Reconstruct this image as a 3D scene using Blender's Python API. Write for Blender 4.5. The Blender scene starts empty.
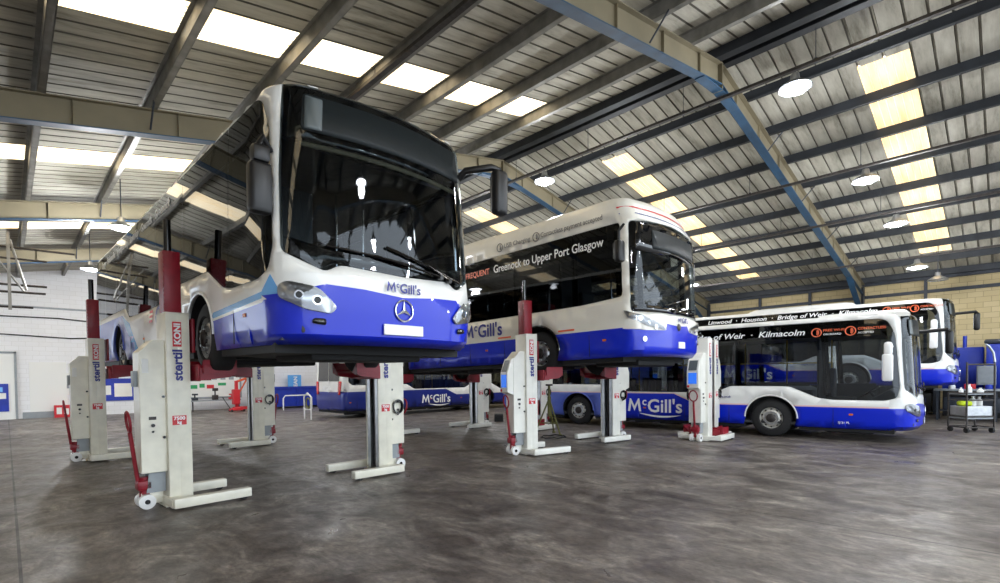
import bpy, bmesh, math, random
from mathutils import Vector, Matrix
from mathutils.geometry import delaunay_2d_cdt
random.seed(7)
PI = math.pi
scn = bpy.context.scene
COL = scn.collection

SKY_E = 1.15
SKY_R = .54
WORLD_E = 2.0
LAMP_K = 1.1
EXPO = 0.92
# ------------------------------------------------------------------ materials
def sr(r, g, b):
    f = lambda c: ((c/255+.055)/1.055)**2.4 if c > 10 else c/255/12.92
    return (f(r), f(g), f(b), 1)

def mat(name, col, rough=.5, metal=0, coat=0, noise=0, nscale=8, bump=0, emit=0, ecol=None, spec=.5, streak=None):
    m = bpy.data.materials.new(name); m.use_nodes = True
    n = m.node_tree.nodes; l = m.node_tree.links
    b = n['Principled BSDF']
    b.inputs['Base Color'].default_value = col
    b.inputs['Roughness'].default_value = rough
    b.inputs['Metallic'].default_value = metal
    b.inputs['Coat Weight'].default_value = coat
    b.inputs['Specular IOR Level'].default_value = spec
    if noise or bump:
        tc = n.new('ShaderNodeTexCoord'); mp = n.new('ShaderNodeMapping')
        if streak: mp.inputs['Scale'].default_value = streak
        l.new(tc.outputs['Object'], mp.inputs['Vector'])
        t = n.new('ShaderNodeTexNoise'); t.inputs['Scale'].default_value = nscale; t.inputs['Detail'].default_value = 6
        l.new(mp.outputs['Vector'], t.inputs['Vector'])
        if noise:
            r = n.new('ShaderNodeMapRange'); r.inputs['From Min'].default_value = .3; r.inputs['From Max'].default_value = .7
            r.inputs['To Min'].default_value = 1-noise; r.inputs['To Max'].default_value = 1+noise*.4
            l.new(t.outputs['Fac'], r.inputs['Value'])
            mx = n.new('ShaderNodeVectorMath'); mx.operation = 'SCALE'
            mx.inputs[0].default_value = col[:3]
            l.new(r.outputs['Result'], mx.inputs['Scale']); l.new(mx.outputs['Vector'], b.inputs['Base Color'])
        if bump:
            bp = n.new('ShaderNodeBump'); bp.inputs['Strength'].default_value = bump; bp.inputs['Distance'].default_value = .02
            l.new(t.outputs['Fac'], bp.inputs['Height']); l.new(bp.outputs['Normal'], b.inputs['Normal'])
    if emit:
        b.inputs['Emission Color'].default_value = ecol or col
        b.inputs['Emission Strength'].default_value = emit
    return m

def glass(name, tint, rough=.02, ior=1.5, mirror=0.0):
    m = bpy.data.materials.new(name); m.use_nodes = True
    n = m.node_tree.nodes; l = m.node_tree.links
    n.remove(n['Principled BSDF'])
    out = n['Material Output']
    tr = n.new('ShaderNodeBsdfTransparent'); tr.inputs['Color'].default_value = (*tint, 1)
    gl = n.new('ShaderNodeBsdfGlossy'); gl.inputs['Roughness'].default_value = rough
    gl.inputs['Color'].default_value = (.95, .97, 1, 1)
    fr = n.new('ShaderNodeFresnel'); fr.inputs['IOR'].default_value = ior
    ad = n.new('ShaderNodeMath'); ad.operation = 'ADD'; ad.inputs[1].default_value = mirror; ad.use_clamp = True
    l.new(fr.outputs[0], ad.inputs[0])
    mx = n.new('ShaderNodeMixShader')
    l.new(ad.outputs[0], mx.inputs[0]); l.new(tr.outputs[0], mx.inputs[1]); l.new(gl.outputs[0], mx.inputs[2])
    l.new(mx.outputs[0], out.inputs[0])
    return m

M = {}
M['white'] = mat('white_paint', sr(232, 232, 228), .28, coat=.4, noise=.05, nscale=3)
M['cream'] = mat('cream_paint', sr(234, 231, 221), .3, coat=.4, noise=.06, nscale=3)
M['blue'] = mat('blue_paint', sr(6, 38, 196), .28, coat=.3, spec=.3)
M['navy'] = mat('deep_blue_paint', sr(26, 42, 132), .3, coat=.4, noise=.1, nscale=4)
M['lilac'] = mat('faded_blue_paint', sr(92, 112, 205), .3, coat=.4, noise=.12, nscale=5)
M['sky'] = mat('light_blue_paint', sr(104, 176, 240), .25, coat=.4)
M['peach'] = mat('pink_stripe_paint', sr(235, 196, 190), .3)
M['grime'] = mat('grey_grime', sr(150, 148, 142), .6, noise=.3, nscale=12)
M['black'] = mat('black_trim', sr(14, 14, 16), .18, coat=.5)
M['satin'] = mat('satin_black', sr(16, 16, 18), .45)
M['gloss'] = mat('black_gloss', sr(8, 9, 12), .06, coat=.6)
M['rubber'] = mat('black_rubber', sr(26, 26, 27), .75, noise=.3, nscale=20)
M['under'] = mat('underbody_black', sr(9, 9, 12), .7, noise=.4, nscale=6)
M['chassis'] = mat('chassis_steel', sr(38, 40, 50), .45, metal=.4, noise=.3, nscale=5)
M['glass'] = glass('tinted_glass', (.07, .08, .09))
M['clear'] = glass('windscreen_glass', (.44, .49, .51)); M['door_glass'] = glass('clear_door_glass', (.72, .76, .78))
M['light_glass'] = glass('clear_side_glass', (.30, .33, .36))
M['lens'] = glass('lamp_glass', (.85, .87, .9), mirror=.08)
M['chrome'] = mat('chrome', sr(225, 228, 232), .12, metal=1)
M['alu'] = mat('aluminium', sr(190, 192, 195), .3, metal=.9, noise=.2, nscale=10)
M['darkmetal'] = mat('dark_metal', sr(70, 66, 64), .45, metal=.6, noise=.4, nscale=15)
M['wheelwhite'] = mat('pale_wheel', sr(205, 203, 196), .35, metal=.3, noise=.2, nscale=20)
M['seat'] = mat('seat_fabric', sr(44, 52, 96), .9, noise=.3, nscale=40)
M['interior'] = mat('interior_grey', sr(108, 110, 114), .7, noise=.1)
M['dash'] = mat('dash_grey', sr(52, 55, 58), .6, noise=.1)
M['yellow'] = mat('yellow_rail', sr(232, 190, 40), .4)
M['mesh'] = mat('display_mesh', sr(30, 35, 37), .5, spec=.2, noise=.12, nscale=60)
M['panelgrey'] = mat('display_panel', sr(84, 92, 94), .4)
M['plate'] = mat('plate_white', sr(238, 238, 236), .35)
M['txtblue'] = mat('letter_blue', sr(30, 36, 130), .35)
M['txtwhite'] = mat('letter_white', sr(245, 245, 245), .4)
M['txtgrey'] = mat('letter_grey', sr(120, 118, 116), .5)
M['txtorange'] = mat('letter_orange', sr(235, 110, 70), .4)
M['txtred'] = mat('letter_red', sr(205, 45, 50), .4)
M['redlamp'] = mat('red_lens', sr(200, 20, 24), .15, coat=.5)
M['amber'] = mat('amber_lens', sr(225, 110, 30), .2, coat=.5)
M['liftcream'] = mat('lift_cream', sr(236, 232, 215), .35, coat=.2, noise=.12, nscale=5)
M['liftwhite'] = mat('lift_white', sr(236, 235, 226), .35, coat=.2, noise=.08, nscale=5)
M['liftred'] = mat('lift_red', sr(140, 7, 32), .5, coat=.1, noise=.2, nscale=8)
M['screen'] = mat('blue_screen', sr(40, 90, 190), .2, emit=.6, ecol=sr(40, 100, 200))
M['signred'] = mat('sign_red', sr(205, 40, 50), .4)
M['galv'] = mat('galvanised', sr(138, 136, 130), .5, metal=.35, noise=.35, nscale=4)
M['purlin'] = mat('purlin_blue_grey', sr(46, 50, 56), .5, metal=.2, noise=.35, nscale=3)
M['beam'] = mat('beam_beige', sr(126, 117, 94), .65, noise=.12, nscale=2)
M['beamblue'] = mat('beam_blue', sr(40, 76, 106), .5, noise=.25, nscale=4)
M['steeldark'] = mat('stanchion_dark', sr(44, 50, 60), .55, noise=.3)
M['boxblue'] = mat('box_blue', sr(28, 54, 170), .45, noise=.15, nscale=4)
M['orange'] = mat('orange_paint', sr(222, 92, 40), .5, noise=.3)
M['greenp'] = mat('green_plastic', sr(40, 160, 96), .5)
M['paper'] = mat('paper_white', sr(236, 236, 232), .7)
M['greypaint'] = mat('grey_paint', sr(150, 156, 160), .5, noise=.1)
M['yellowgreen'] = mat('stand_olive', sr(120, 118, 60), .5, noise=.4)
M['hiviz'] = mat('hiviz_yellow', sr(215, 235, 40), .6)
M['cone'] = mat('salmon_plastic', sr(240, 130, 105), .5)

JX = .05
def floor_mat():
    m = bpy.data.materials.new('oily_concrete'); m.use_nodes = True
    n = m.node_tree.nodes; l = m.node_tree.links; b = n['Principled BSDF']
    tc = n.new('ShaderNodeTexCoord')
    def noise(scale, det=8, rgh=.6, dist=0, sc=None):
        t = n.new('ShaderNodeTexNoise'); t.inputs['Scale'].default_value = scale; t.inputs['Detail'].default_value = det
        t.inputs['Roughness'].default_value = rgh; t.inputs['Distortion'].default_value = dist
        if sc:
            mp = n.new('ShaderNodeMapping'); mp.inputs['Scale'].default_value = sc[:3]
            mp.inputs['Rotation'].default_value = (0, 0, sc[3])
            l.new(tc.outputs['Object'], mp.inputs['Vector']); l.new(mp.outputs['Vector'], t.inputs['Vector'])
        else: l.new(tc.outputs['Object'], t.inputs['Vector'])
        return t
    def ramp(src, stops):
        r = n.new('ShaderNodeValToRGB'); e = r.color_ramp.elements
        e[0].position, e[0].color = stops[0][0], stops[0][1]; e[1].position, e[1].color = stops[-1][0], stops[-1][1]
        for p, c in stops[1:-1]:
            q = e.new(p); q.color = c
        l.new(src.outputs['Fac'], r.inputs['Fac']); return r
    big = ramp(noise(.28, 9, .62, .6), [(.38, sr(66, 58, 54)), (.47, sr(104, 96, 90)), (.6, sr(134, 126, 119)), (.68, sr(164, 157, 148))])
    pat = ramp(noise(2.1, 12, .72, .8, (1, .55, 1, .75)), [(.38, sr(58, 51, 48)), (.49, sr(94, 88, 84)), (.58, sr(126, 120, 114)), (.67, sr(172, 165, 154))])
    mx = n.new('ShaderNodeMix'); mx.data_type = 'RGBA'; mx.blend_type = 'MIX'; mx.inputs[0].default_value = .68
    l.new(big.outputs[0], mx.inputs[6]); l.new(pat.outputs[0], mx.inputs[7])
    fine = ramp(noise(15, 10, .8, .5, (1, .5, 1, .75)), [(.38, (.4, .37, .36, 1)), (.5, (.95, .95, .95, 1)), (.6, (1.5, 1.45, 1.38, 1))])
    m2 = n.new('ShaderNodeMix'); m2.data_type = 'RGBA'; m2.blend_type = 'MULTIPLY'; m2.inputs[0].default_value = .6
    l.new(mx.outputs[2], m2.inputs[6]); l.new(fine.outputs[0], m2.inputs[7])
    # oil spots
    st = ramp(noise(.8, 6, .6, 1.2), [(.58, (1, 1, 1, 1)), (.66, (.5, .46, .45, 1))])
    m3 = n.new('ShaderNodeMix'); m3.data_type = 'RGBA'; m3.blend_type = 'MULTIPLY'; m3.inputs[0].default_value = .8
    l.new(m2.outputs[2], m3.inputs[6]); l.new(st.outputs[0], m3.inputs[7])
    # expansion joint lines across the slab
    sx = n.new('ShaderNodeSeparateXYZ'); l.new(tc.outputs['Object'], sx.inputs[0])
    def joint(sock, off, per):
        a = n.new('ShaderNodeMath'); a.operation = 'ADD'; a.inputs[1].default_value = off; l.new(sock, a.inputs[0])
        b2 = n.new('ShaderNodeMath'); b2.operation = 'PINGPONG'; b2.inputs[1].default_value = per/2; l.new(a.outputs[0], b2.inputs[0])
        c = n.new('ShaderNodeMath'); c.operation = 'LESS_THAN'; c.inputs[1].default_value = .012; l.new(b2.outputs[0], c.inputs[0]); return c
    j = joint(sx.outputs[0], -JX+6.2, 6.2)
    m4 = n.new('ShaderNodeMix'); m4.data_type = 'RGBA'; l.new(j.outputs[0], m4.inputs[0])
    l.new(m3.outputs[2], m4.inputs[6]); m4.inputs[7].default_value = sr(38, 34, 34)
    l.new(m4.outputs[2], b.inputs['Base Color'])
    b.inputs['Specular IOR Level'].default_value = .38
    rg = n.new('ShaderNodeMapRange'); rg.inputs['From Min'].default_value = .3; rg.inputs['From Max'].default_value = .7
    rg.inputs['To Min'].default_value = .26; rg.inputs['To Max'].default_value = .62
    rn = noise(1.6, 8, .65, 1); l.new(rn.outputs['Fac'], rg.inputs['Value']); l.new(rg.outputs['Result'], b.inputs['Roughness'])
    bp = n.new('ShaderNodeBump'); bp.inputs['Strength'].default_value = .35; bp.inputs['Distance'].default_value = .01
    bn = noise(14, 8, .7); l.new(bn.outputs['Fac'], bp.inputs['Height']); l.new(bp.outputs['Normal'], b.inputs['Normal'])
    return m
M['floor'] = floor_mat()

def block_mat(name, c1, c2, mortar, axis, bw=.45, bh=.22, rough=.8):
    m = bpy.data.materials.new(name); m.use_nodes = True
    n = m.node_tree.nodes; l = m.node_tree.links; b = n['Principled BSDF']
    tc = n.new('ShaderNodeTexCoord'); sp = n.new('ShaderNodeSeparateXYZ'); cb = n.new('ShaderNodeCombineXYZ')
    l.new(tc.outputs['Object'], sp.inputs[0]); l.new(sp.outputs[axis], cb.inputs[0]); l.new(sp.outputs[2], cb.inputs[1])
    br = n.new('ShaderNodeTexBrick'); l.new(cb.outputs[0], br.inputs['Vector'])
    br.inputs['Scale'].default_value = 1; br.inputs['Brick Width'].default_value = bw; br.inputs['Row Height'].default_value = bh
    br.inputs['Mortar Size'].default_value = .007; br.inputs['Color1'].default_value = c1; br.inputs['Color2'].default_value = c2
    br.inputs['Mortar'].default_value = mortar
    l.new(br.outputs['Color'], b.inputs['Base Color']); b.inputs['Roughness'].default_value = rough
    bp = n.new('ShaderNodeBump'); bp.inputs['Strength'].default_value = .4; bp.inputs['Distance'].default_value = .01; bp.invert = True
    l.new(br.outputs['Fac'], bp.inputs['Height']); l.new(bp.outputs['Normal'], b.inputs['Normal'])
    return m
M['block_white'] = block_mat('white_blockwork', sr(238, 238, 240), sr(234, 234, 235), sr(222, 221, 221), 0, .44, .2)
M['block_cream'] = block_mat('cream_blockwork', sr(200, 182, 140), sr(188, 170, 128), sr(150, 134, 100), 1, .44, .2)

def roof_mat():
    m = bpy.data.materials.new('weathered_roof_sheet'); m.use_nodes = True
    n = m.node_tree.nodes; l = m.node_tree.links; b = n['Principled BSDF']
    tc = n.new('ShaderNodeTexCoord'); mp = n.new('ShaderNodeMapping'); mp.inputs['Scale'].default_value = (.35, 2.2, 1)
    l.new(tc.outputs['Object'], mp.inputs[0])
    t = n.new('ShaderNodeTexNoise'); t.inputs['Scale'].default_value = 1.6; t.inputs['Detail'].default_value = 8; t.inputs['Roughness'].default_value = .7
    l.new(mp.outputs[0], t.inputs[0])
    r = n.new('ShaderNodeValToRGB'); e = r.color_ramp.elements
    e[0].position = .3; e[0].color = sr(128, 124, 111); e[1].position = .68; e[1].color = sr(206, 203, 190)
    q = e.new(.48); q.color = sr(182, 178, 164)
    l.new(t.outputs[0], r.inputs[0]); l.new(r.outputs[0], b.inputs['Base Color']); b.inputs['Roughness'].default_value = .8
    return m
M['roof'] = roof_mat(); M['seam'] = mat('roof_seam_dark', sr(104, 100, 90), .85)  # seam: darker tone on the sloping sides of the roof ribs
def skylight_mat(es=None):
    m = bpy.data.materials.new('translucent_rooflight'); m.use_nodes = True
    n = m.node_tree.nodes; l = m.node_tree.links; b = n['Principled BSDF']
    b.inputs['Base Color'].default_value = sr(250, 236, 200); b.inputs['Roughness'].default_value = .6
    tc = n.new('ShaderNodeTexCoord'); mp = n.new('ShaderNodeMapping'); mp.inputs['Scale'].default_value = (.4, 3, 1)
    l.new(tc.outputs['Object'], mp.inputs[0])
    t = n.new('ShaderNodeTexNoise'); t.inputs['Scale'].default_value = 2; t.inputs['Detail'].default_value = 6
    l.new(mp.outputs[0], t.inputs[0])
    r = n.new('ShaderNodeValToRGB'); e = r.color_ramp.elements
    e[0].position = .35; e[0].color = sr(246, 200, 134) if es else sr(255, 226, 176); e[1].position = .6; e[1].color = sr(255, 230, 180) if es else sr(255, 245, 220)
    l.new(t.outputs[0], r.inputs[0]); l.new(r.outputs[0], b.inputs['Emission Color'])
    b.inputs['Emission Strength'].default_value = es or SKY_E
    return m
M['skylight'] = skylight_mat(); M['skylight_r'] = skylight_mat(SKY_R)
M['lampglow'] = mat('lamp_glow', (1, 1, 1, 1), .4, emit=26, ecol=(.88, .95, 1, 1))

# ------------------------------------------------------------------ mesh builder
class MB:
    def __init__(s): s.v = []; s.f = []; s.m = []; s.T = Matrix()
    def add(s, vs, fs, mi=0):
        o = len(s.v); s.v += [s.T @ Vector(v) for v in vs]
        for k, f in enumerate(fs):
            s.f.append([i+o for i in f]); s.m.append(mi[k] if isinstance(mi, list) else mi)
        return s
    def box(s, x0, x1, y0, y1, z0, z1, mi=0):
        return s.add([(x0,y0,z0),(x1,y0,z0),(x1,y1,z0),(x0,y1,z0),(x0,y0,z1),(x1,y0,z1),(x1,y1,z1),(x0,y1,z1)],
              [(0,3,2,1),(4,5,6,7),(0,1,5,4),(1,2,6,5),(2,3,7,6),(3,0,4,7)], mi)
    def rbox(s, x0, x1, y0, y1, z0, z1, r=.02, mi=0, n=2):
        bm = bmesh.new(); bmesh.ops.create_cube(bm, size=1)
        for v in bm.verts: v.co = Vector(((x0+x1)/2+v.co.x*(x1-x0), (y0+y1)/2+v.co.y*(y1-y0), (z0+z1)/2+v.co.z*(z1-z0)))
        bmesh.ops.bevel(bm, geom=bm.edges[:], offset=min(r, .49*min(x1-x0, y1-y0, z1-z0)), segments=n, affect='EDGES', profile=.5)
        bm.verts.index_update()
        s.add([v.co.copy() for v in bm.verts], [[v.index for v in f.verts] for f in bm.faces], mi); bm.free(); return s
    def prism(s, poly, a0, a1, axis='y', mi=0):
        """poly in the two other axes; extruded along axis"""
        def P(p, a):
            return {'y': (p[0], a, p[1]), 'x': (a, p[0], p[1]), 'z': (p[0], p[1], a)}[axis]
        n = len(poly)
        vs = [P(p, a0) for p in poly]+[P(p, a1) for p in poly]
        fs = [list(range(n))[::-1], list(range(n, 2*n))]+[[i, (i+1) % n, (i+1) % n+n, i+n] for i in range(n)]
        return s.add(vs, fs, mi)
    def cyl(s, p0, p1, r, n=12, r2=None, mi=0, cap=True):
        p0 = Vector(p0); p1 = Vector(p1); d = (p1-p0).normalized(); r2 = r if r2 is None else r2
        a = d.orthogonal().normalized(); b = d.cross(a)
        vs = []
        for P, R in ((p0, r), (p1, r2)):
            for i in range(n):
                t = 2*PI*i/n; vs.append(P+a*R*math.cos(t)+b*R*math.sin(t))
        fs = [[i, (i+1) % n, (i+1) % n+n, i+n] for i in range(n)]
        if cap: fs += [list(range(n))[::-1], list(range(n, 2*n))]
        return s.add(vs, fs, mi)
    def tube(s, pts, r, n=8, mi=0, closed=False):
        pts = [Vector(p) for p in pts]; N = len(pts); vs = []; up = None
        for i, p in enumerate(pts):
            if closed: d = pts[(i+1) % N]-pts[i-1]
            else: d = pts[min(i+1, N-1)]-pts[max(i-1, 0)]
            d.normalize()
            if up is None: up = d.orthogonal().normalized()
            up = (up-d*up.dot(d)).normalized(); b = d.cross(up)
            for k in range(n):
                t = 2*PI*k/n; vs.append(p+up*r*math.cos(t)+b*r*math.sin(t))
        fs = []
        for i in range(N if closed else N-1):
            j = (i+1) % N
            for k in range(n): fs.append([i*n+k, i*n+(k+1) % n, j*n+(k+1) % n, j*n+k])
        if not closed: fs += [list(range(n))[::-1], list(range((N-1)*n, N*n))]
        return s.add(vs, fs, mi)
    def lathe(s, prof, c=(0,0,0), axis='y', n=32, mi=0):
        """prof: (radius, along)"""
        vs = []; c = Vector(c)
        for R, a in prof:
            for k in range(n):
                t = 2*PI*k/n; u, w = R*math.cos(t), R*math.sin(t)
                vs.append(c+Vector({'y': (u, a, w), 'x': (a, u, w), 'z': (u, w, a)}[axis]))
        fs = []; ms = []
        for i in range(len(prof)-1):
            for k in range(n):
                fs.append([i*n+k, i*n+(k+1) % n, (i+1)*n+(k+1) % n, (i+1)*n+k]); ms.append(mi if not isinstance(mi, list) else mi[i])
        return s.add(vs, fs, ms)
    def obj(s, name, mats, parent=None, smooth=None, bevel=0):
        me = bpy.data.meshes.new(name); me.from_pydata([tuple(v) for v in s.v], [], s.f)
        if not isinstance(mats, (list, tuple)): mats = [mats]
        for m in mats: me.materials.append(M[m] if isinstance(m, str) else m)
        for p, i in zip(me.polygons, s.m): p.material_index = i
        bm = bmesh.new(); bm.from_mesh(me); bmesh.ops.recalc_face_normals(bm, faces=bm.faces[:]); bm.to_mesh(me); bm.free()
        if smooth is not None:
            me.polygons.foreach_set('use_smooth', [True]*len(me.polygons)); me.set_sharp_from_angle(angle=math.radians(smooth))
        o = bpy.data.objects.new(name, me); COL.objects.link(o)
        if parent: o.parent = parent
        if bevel:
            md = o.modifiers.new('bevel', 'BEVEL'); md.width = bevel; md.segments = 2; md.limit_method = 'ANGLE'
        return o

def tag(o, label, cat, group=None, kind=None):
    if label: o['label'] = label
    if cat: o['category'] = cat
    if group: o['group'] = group
    if kind: o['kind'] = kind
    return o
def thing(name, label, cat, loc=(0,0,0), rz=0, group=None):
    o = bpy.data.objects.new(name, None); COL.objects.link(o); o.empty_display_size = .2
    o.location = loc; o.rotation_euler = (0, 0, rz); return tag(o, label, cat, group)
def struct(o): o['kind'] = 'structure'; return o
def copy_tree(o, parent=None):
    c = o.copy(); COL.objects.link(c)
    if parent: c.parent = parent
    for ch in [x for x in o.children]: copy_tree(ch, c)
    return c

_tc = {}
def text_mesh(s, size, off=0.0, shear=0, sx=1, ext=.0015):
    key = (s, size, off, shear, sx)
    if key in _tc: return _tc[key]
    cu = bpy.data.curves.new('t', 'FONT'); cu.body = s; cu.size = size; cu.offset = off; cu.shear = shear; cu.extrude = ext
    cu.resolution_u = 3
    o = bpy.data.objects.new('t', cu); COL.objects.link(o); bpy.context.view_layer.update()
    me = bpy.data.meshes.new_from_object(o.evaluated_get(bpy.context.evaluated_depsgraph_get()))
    vs = [(v.co.x*sx, v.co.y, v.co.z) for v in me.vertices]; fs = [list(p.vertices) for p in me.polygons]
    w = max([v[0] for v in vs]) if vs else 0; w0 = min([v[0] for v in vs]) if vs else 0
    bpy.data.objects.remove(o); bpy.data.curves.remove(cu); bpy.data.meshes.remove(me)
    _tc[key] = (vs, fs, w, w0); return _tc[key]
def put_text(mb, s, size, at, rot, align='L', off=0.0, shear=0, sx=1, mi=0, fit=None):
    vs, fs, w, w0 = text_mesh(s, size, off, shear, sx)
    k = 1
    if fit: k = fit/(w-w0)
    dx = {'L': 0, 'C': -(w+w0)/2*k, 'R': -w*k}[align]
    T = Matrix.Translation(at) @ rot
    mb.add([T @ Vector((x*k+dx, y, z)) for x, y, z in vs], fs, mi)
    return (w-w0)*k
R_RIGHT = Matrix.Rotation(PI/2, 4, 'X')                                   # faces -y
R_LEFT = Matrix.Rotation(PI, 4, 'Z') @ Matrix.Rotation(PI/2, 4, 'X')      # faces +y
R_FRONT = Matrix.Rotation(PI/2, 4, 'Z') @ Matrix.Rotation(PI/2, 4, 'X')   # faces +x
R_REAR = Matrix.Rotation(-PI/2, 4, 'Z') @ Matrix.Rotation(PI/2, 4, 'X')   # faces -x
def mcg(mb, h, at, rot, swoosh=False, mi=0):
    """McGill's wordmark centred on at; h = capital height"""
    sz = h*1.38; k = .017*sz
    wM = h*1.12; wc = text_mesh('c', sz*.62, k*.6)[2]; wg = text_mesh("Gill's", sz, k)[2]
    g = .06*h; tot = wM+wc+wg+2*g; x = -tot/2
    for s, z_, y, ww in (('M', sz, 0, wM), ('c', sz*.62, h*.5, wc), ("Gill's", sz, 0, wg)):
        T = Matrix.Translation(at) @ rot
        if s == 'M':
            q = .20*h; W_ = wM
            o2 = [(0, 0), (q*.95, 0), (.22*W_+q*.25, h*.62), (W_/2, .02*h), (W_-.22*W_-q*.25, h*.62), (W_-q*.95, 0), (W_, 0), (W_*.86, h), (W_*.80-q*.2, h), (W_/2, h*.42), (W_*.20+q*.2, h), (W_*.14, h)]
            tri = [(0, 1, 2), (0, 2, 11), (11, 2, 10), (10, 2, 9), (2, 3, 9), (3, 4, 9), (9, 4, 8), (8, 4, 7), (4, 5, 7), (5, 6, 7)]
            for dz in (.0015, ): mb.add([T @ Vector((a+x, b+y-h/2, dz)) for a, b in o2], tri, mi)
            x += ww+g; continue
        vs, fs, w, w0 = text_mesh(s, z_, k if z_ == sz else k*.6)
        mb.add([T @ Vector((a+x, b+y-h/2, c)) for a, b, c in vs], fs, mi); x += ww+g
    if swoosh:
        n = 16; top = []; bot = []
        for i in range(n+1):
            t = i/n; xx = -tot*.28+tot*.76*t; yy = -h*.62-h*.22*math.sin(PI*t*.9)
            th = .13*h*math.sin(PI*min(1, t*1.02+.0001))**.6+.002
            top.append((xx, yy+th/2)); bot.append((xx, yy-th/2))
        T = Matrix.Translation(at) @ rot
        vs = [T @ Vector((p[0], p[1], .002)) for p in top+bot]; fs = [[i, i+1, n+2+i, n+1+i] for i in range(n)]
        mb.add(vs, fs, mi)

# ------------------------------------------------------------------ bus
class Body:
    """Closed skin of a bus: plan outline (s) by height profile (v)."""
    def __init__(s, hw=1.275, FO=2.72, WB=5.9, RO=3.3, prof=None, rf=.42, rr=.22, bow=.13):
        s.hw, s.xf, s.xr, s.WB, s.rf, s.rr, s.bow = hw, FO, -(WB+RO), WB, rf, rr, bow
        s.prof = prof  # (v, z, side, front, rear)
        s.a = hw-rf; s.q = rf*PI/2; s.L = (s.xf-bow-rf)-(s.xr+rr); s.qr = rr*PI/2; s.e = hw-rr
        s.s1 = s.a; s.s2 = s.s1+s.q; s.s3 = s.s2+s.L; s.s4 = s.s3+s.qr; s.s5 = s.s4+s.e
    def P(s, v):
        p = s.prof
        for i in range(len(p)-1):
            if v <= p[i+1][0]:
                t = (v-p[i][0])/(p[i+1][0]-p[i][0]); t = max(0, t)
                return [p[i][k]+(p[i+1][k]-p[i][k])*t for k in range(1, 5)]
        return list(p[-1][1:])
    def S(s, u, v, off=0):
        z, si, fi, ri = s.P(v); sg = 1 if u >= 0 else -1; w = abs(u)
        hw = s.hw-si; xf = s.xf-fi-s.bow; xr = s.xr+ri; rf = min(s.rf, hw*.8); rr = s.rr
        a = hw-rf
        if w <= s.s1:
            t = w/s.s1; y = a*t; x = xf+s.bow*(1-t*t); nx, ny = 1, .25*t
        elif w <= s.s2:
            t = (w-s.s1)/s.q*PI/2
            bl = (1-t/(PI/2))
            x = xf-rf+rf*math.cos(t); y = a+rf*math.sin(t); nx, ny = math.cos(t)+.0*bl, math.sin(t)
        elif w <= s.s3:
            t = (w-s.s2)/s.L; x = (xf-rf)+((xr+rr)-(xf-rf))*t; y = hw; nx, ny = 0, 1
        elif w <= s.s4:
            t = (w-s.s3)/s.qr*PI/2; x = xr+rr-rr*math.sin(t); y = hw-rr+rr*math.cos(t); nx, ny = -math.sin(t), math.cos(t)
        else:
            t = (w-s.s4)/s.e; x = xr; y = (hw-rr)*(1-t); nx, ny = -1, 0
        l = math.hypot(nx, ny) or 1
        return Vector((x+nx/l*off, sg*(y+ny/l*off), z))
    def sx(s, x): return s.s2+((s.xf-s.bow-s.rf)-x)     # side station (positive = left)
    def side_y(s, z):
        # v == z below the roof edge
        return s.hw-s.P(z)[1]

def pip(p, poly):
    x, y = p; c = False; n = len(poly); j = n-1
    for i in range(n):
        xi, yi = poly[i]; xj, yj = poly[j]
        if (yi > y) != (yj > y) and x < (xj-xi)*(y-yi)/(yj-yi)+xi: c = not c
        j = i
    return c

def cdt_panel(dom, polys, steiner, classify, S, off=0, step=.35):
    """dom: closed outline; polys: constraint polylines [(pts, closed)]"""
    vs = []; es = []
    def addline(pts, closed):
        base = len(vs); out = []
        n = len(pts); seg = n if closed else n-1
        for i in range(seg):
            a = pts[i]; b = pts[(i+1) % n]; L = math.hypot(a[0]-b[0], a[1]-b[1]); k = max(1, int(L/step))
            for q in range(k): out.append((a[0]+(b[0]-a[0])*q/k, a[1]+(b[1]-a[1])*q/k))
        if not closed: out.append(pts[-1])
        for p in out: vs.append(Vector(p))
        for i in range(len(out)-1): es.append((base+i, base+i+1))
        if closed: es.append((base+len(out)-1, base))
    addline(dom, True)
    for p, c in polys: addline(p, c)
    for p in steiner:
        if pip(p, dom): vs.append(Vector(p))
    ov, oe, of, *_ = delaunay_2d_cdt(vs, es, [], 0, 1e-5)
    V = []; F = []; MI = []; used = {}
    for f in of:
        cx = sum(ov[i][0] for i in f)/len(f); cy = sum(ov[i][1] for i in f)/len(f)
        if not pip((cx, cy), dom): continue
        mi = classify(cx, cy)
        if mi is None: continue
        idx = []
        for i in f:
            if i not in used: used[i] = len(V); V.append(S(ov[i][0], ov[i][1], off))
            idx.append(used[i])
        F.append(idx); MI.append(mi)
    return V, F, MI

def rpoly(pts, r=.08, n=3):
    """round the corners of a polygon"""
    out = []; N = len(pts)
    for i in range(N):
        a = Vector(pts[i-1]); b = Vector(pts[i]); c = Vector(pts[(i+1) % N])
        d1 = (a-b); d2 = (c-b); l1 = d1.length; l2 = d2.length
        if l1 < 1e-6 or l2 < 1e-6: continue
        k = min(r, l1*.45, l2*.45); p = b+d1/l1*k; q = b+d2/l2*k
        for j in range(n+1):
            t = j/n; out.append(tuple((1-t)**2*p+2*t*(1-t)*b+t*t*q))
    return out

def make_profile(zt, face, edge=.22, low=.30):
    """face: list (z, side, front, rear) up to the roof edge; then an arc to zt"""
    p = [(z, z, a, b, c) for z, a, b, c in face]
    z0, a0, b0, c0 = face[-1]; v = z0; N = 5; H = zt-z0
    for i in range(1, N+1):
        t = i/N*PI/2
        z = z0+H*math.sin(t); k = (1-math.cos(t))
        v += H*.25+edge*.12
        p.append((v, z, a0+edge*k, b0+edge*1.5*k, c0+edge*k))
    p.append((v+.3, zt+.03, a0+edge+.35, b0+edge*1.5+.5, c0+edge+.4))
    return p

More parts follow.
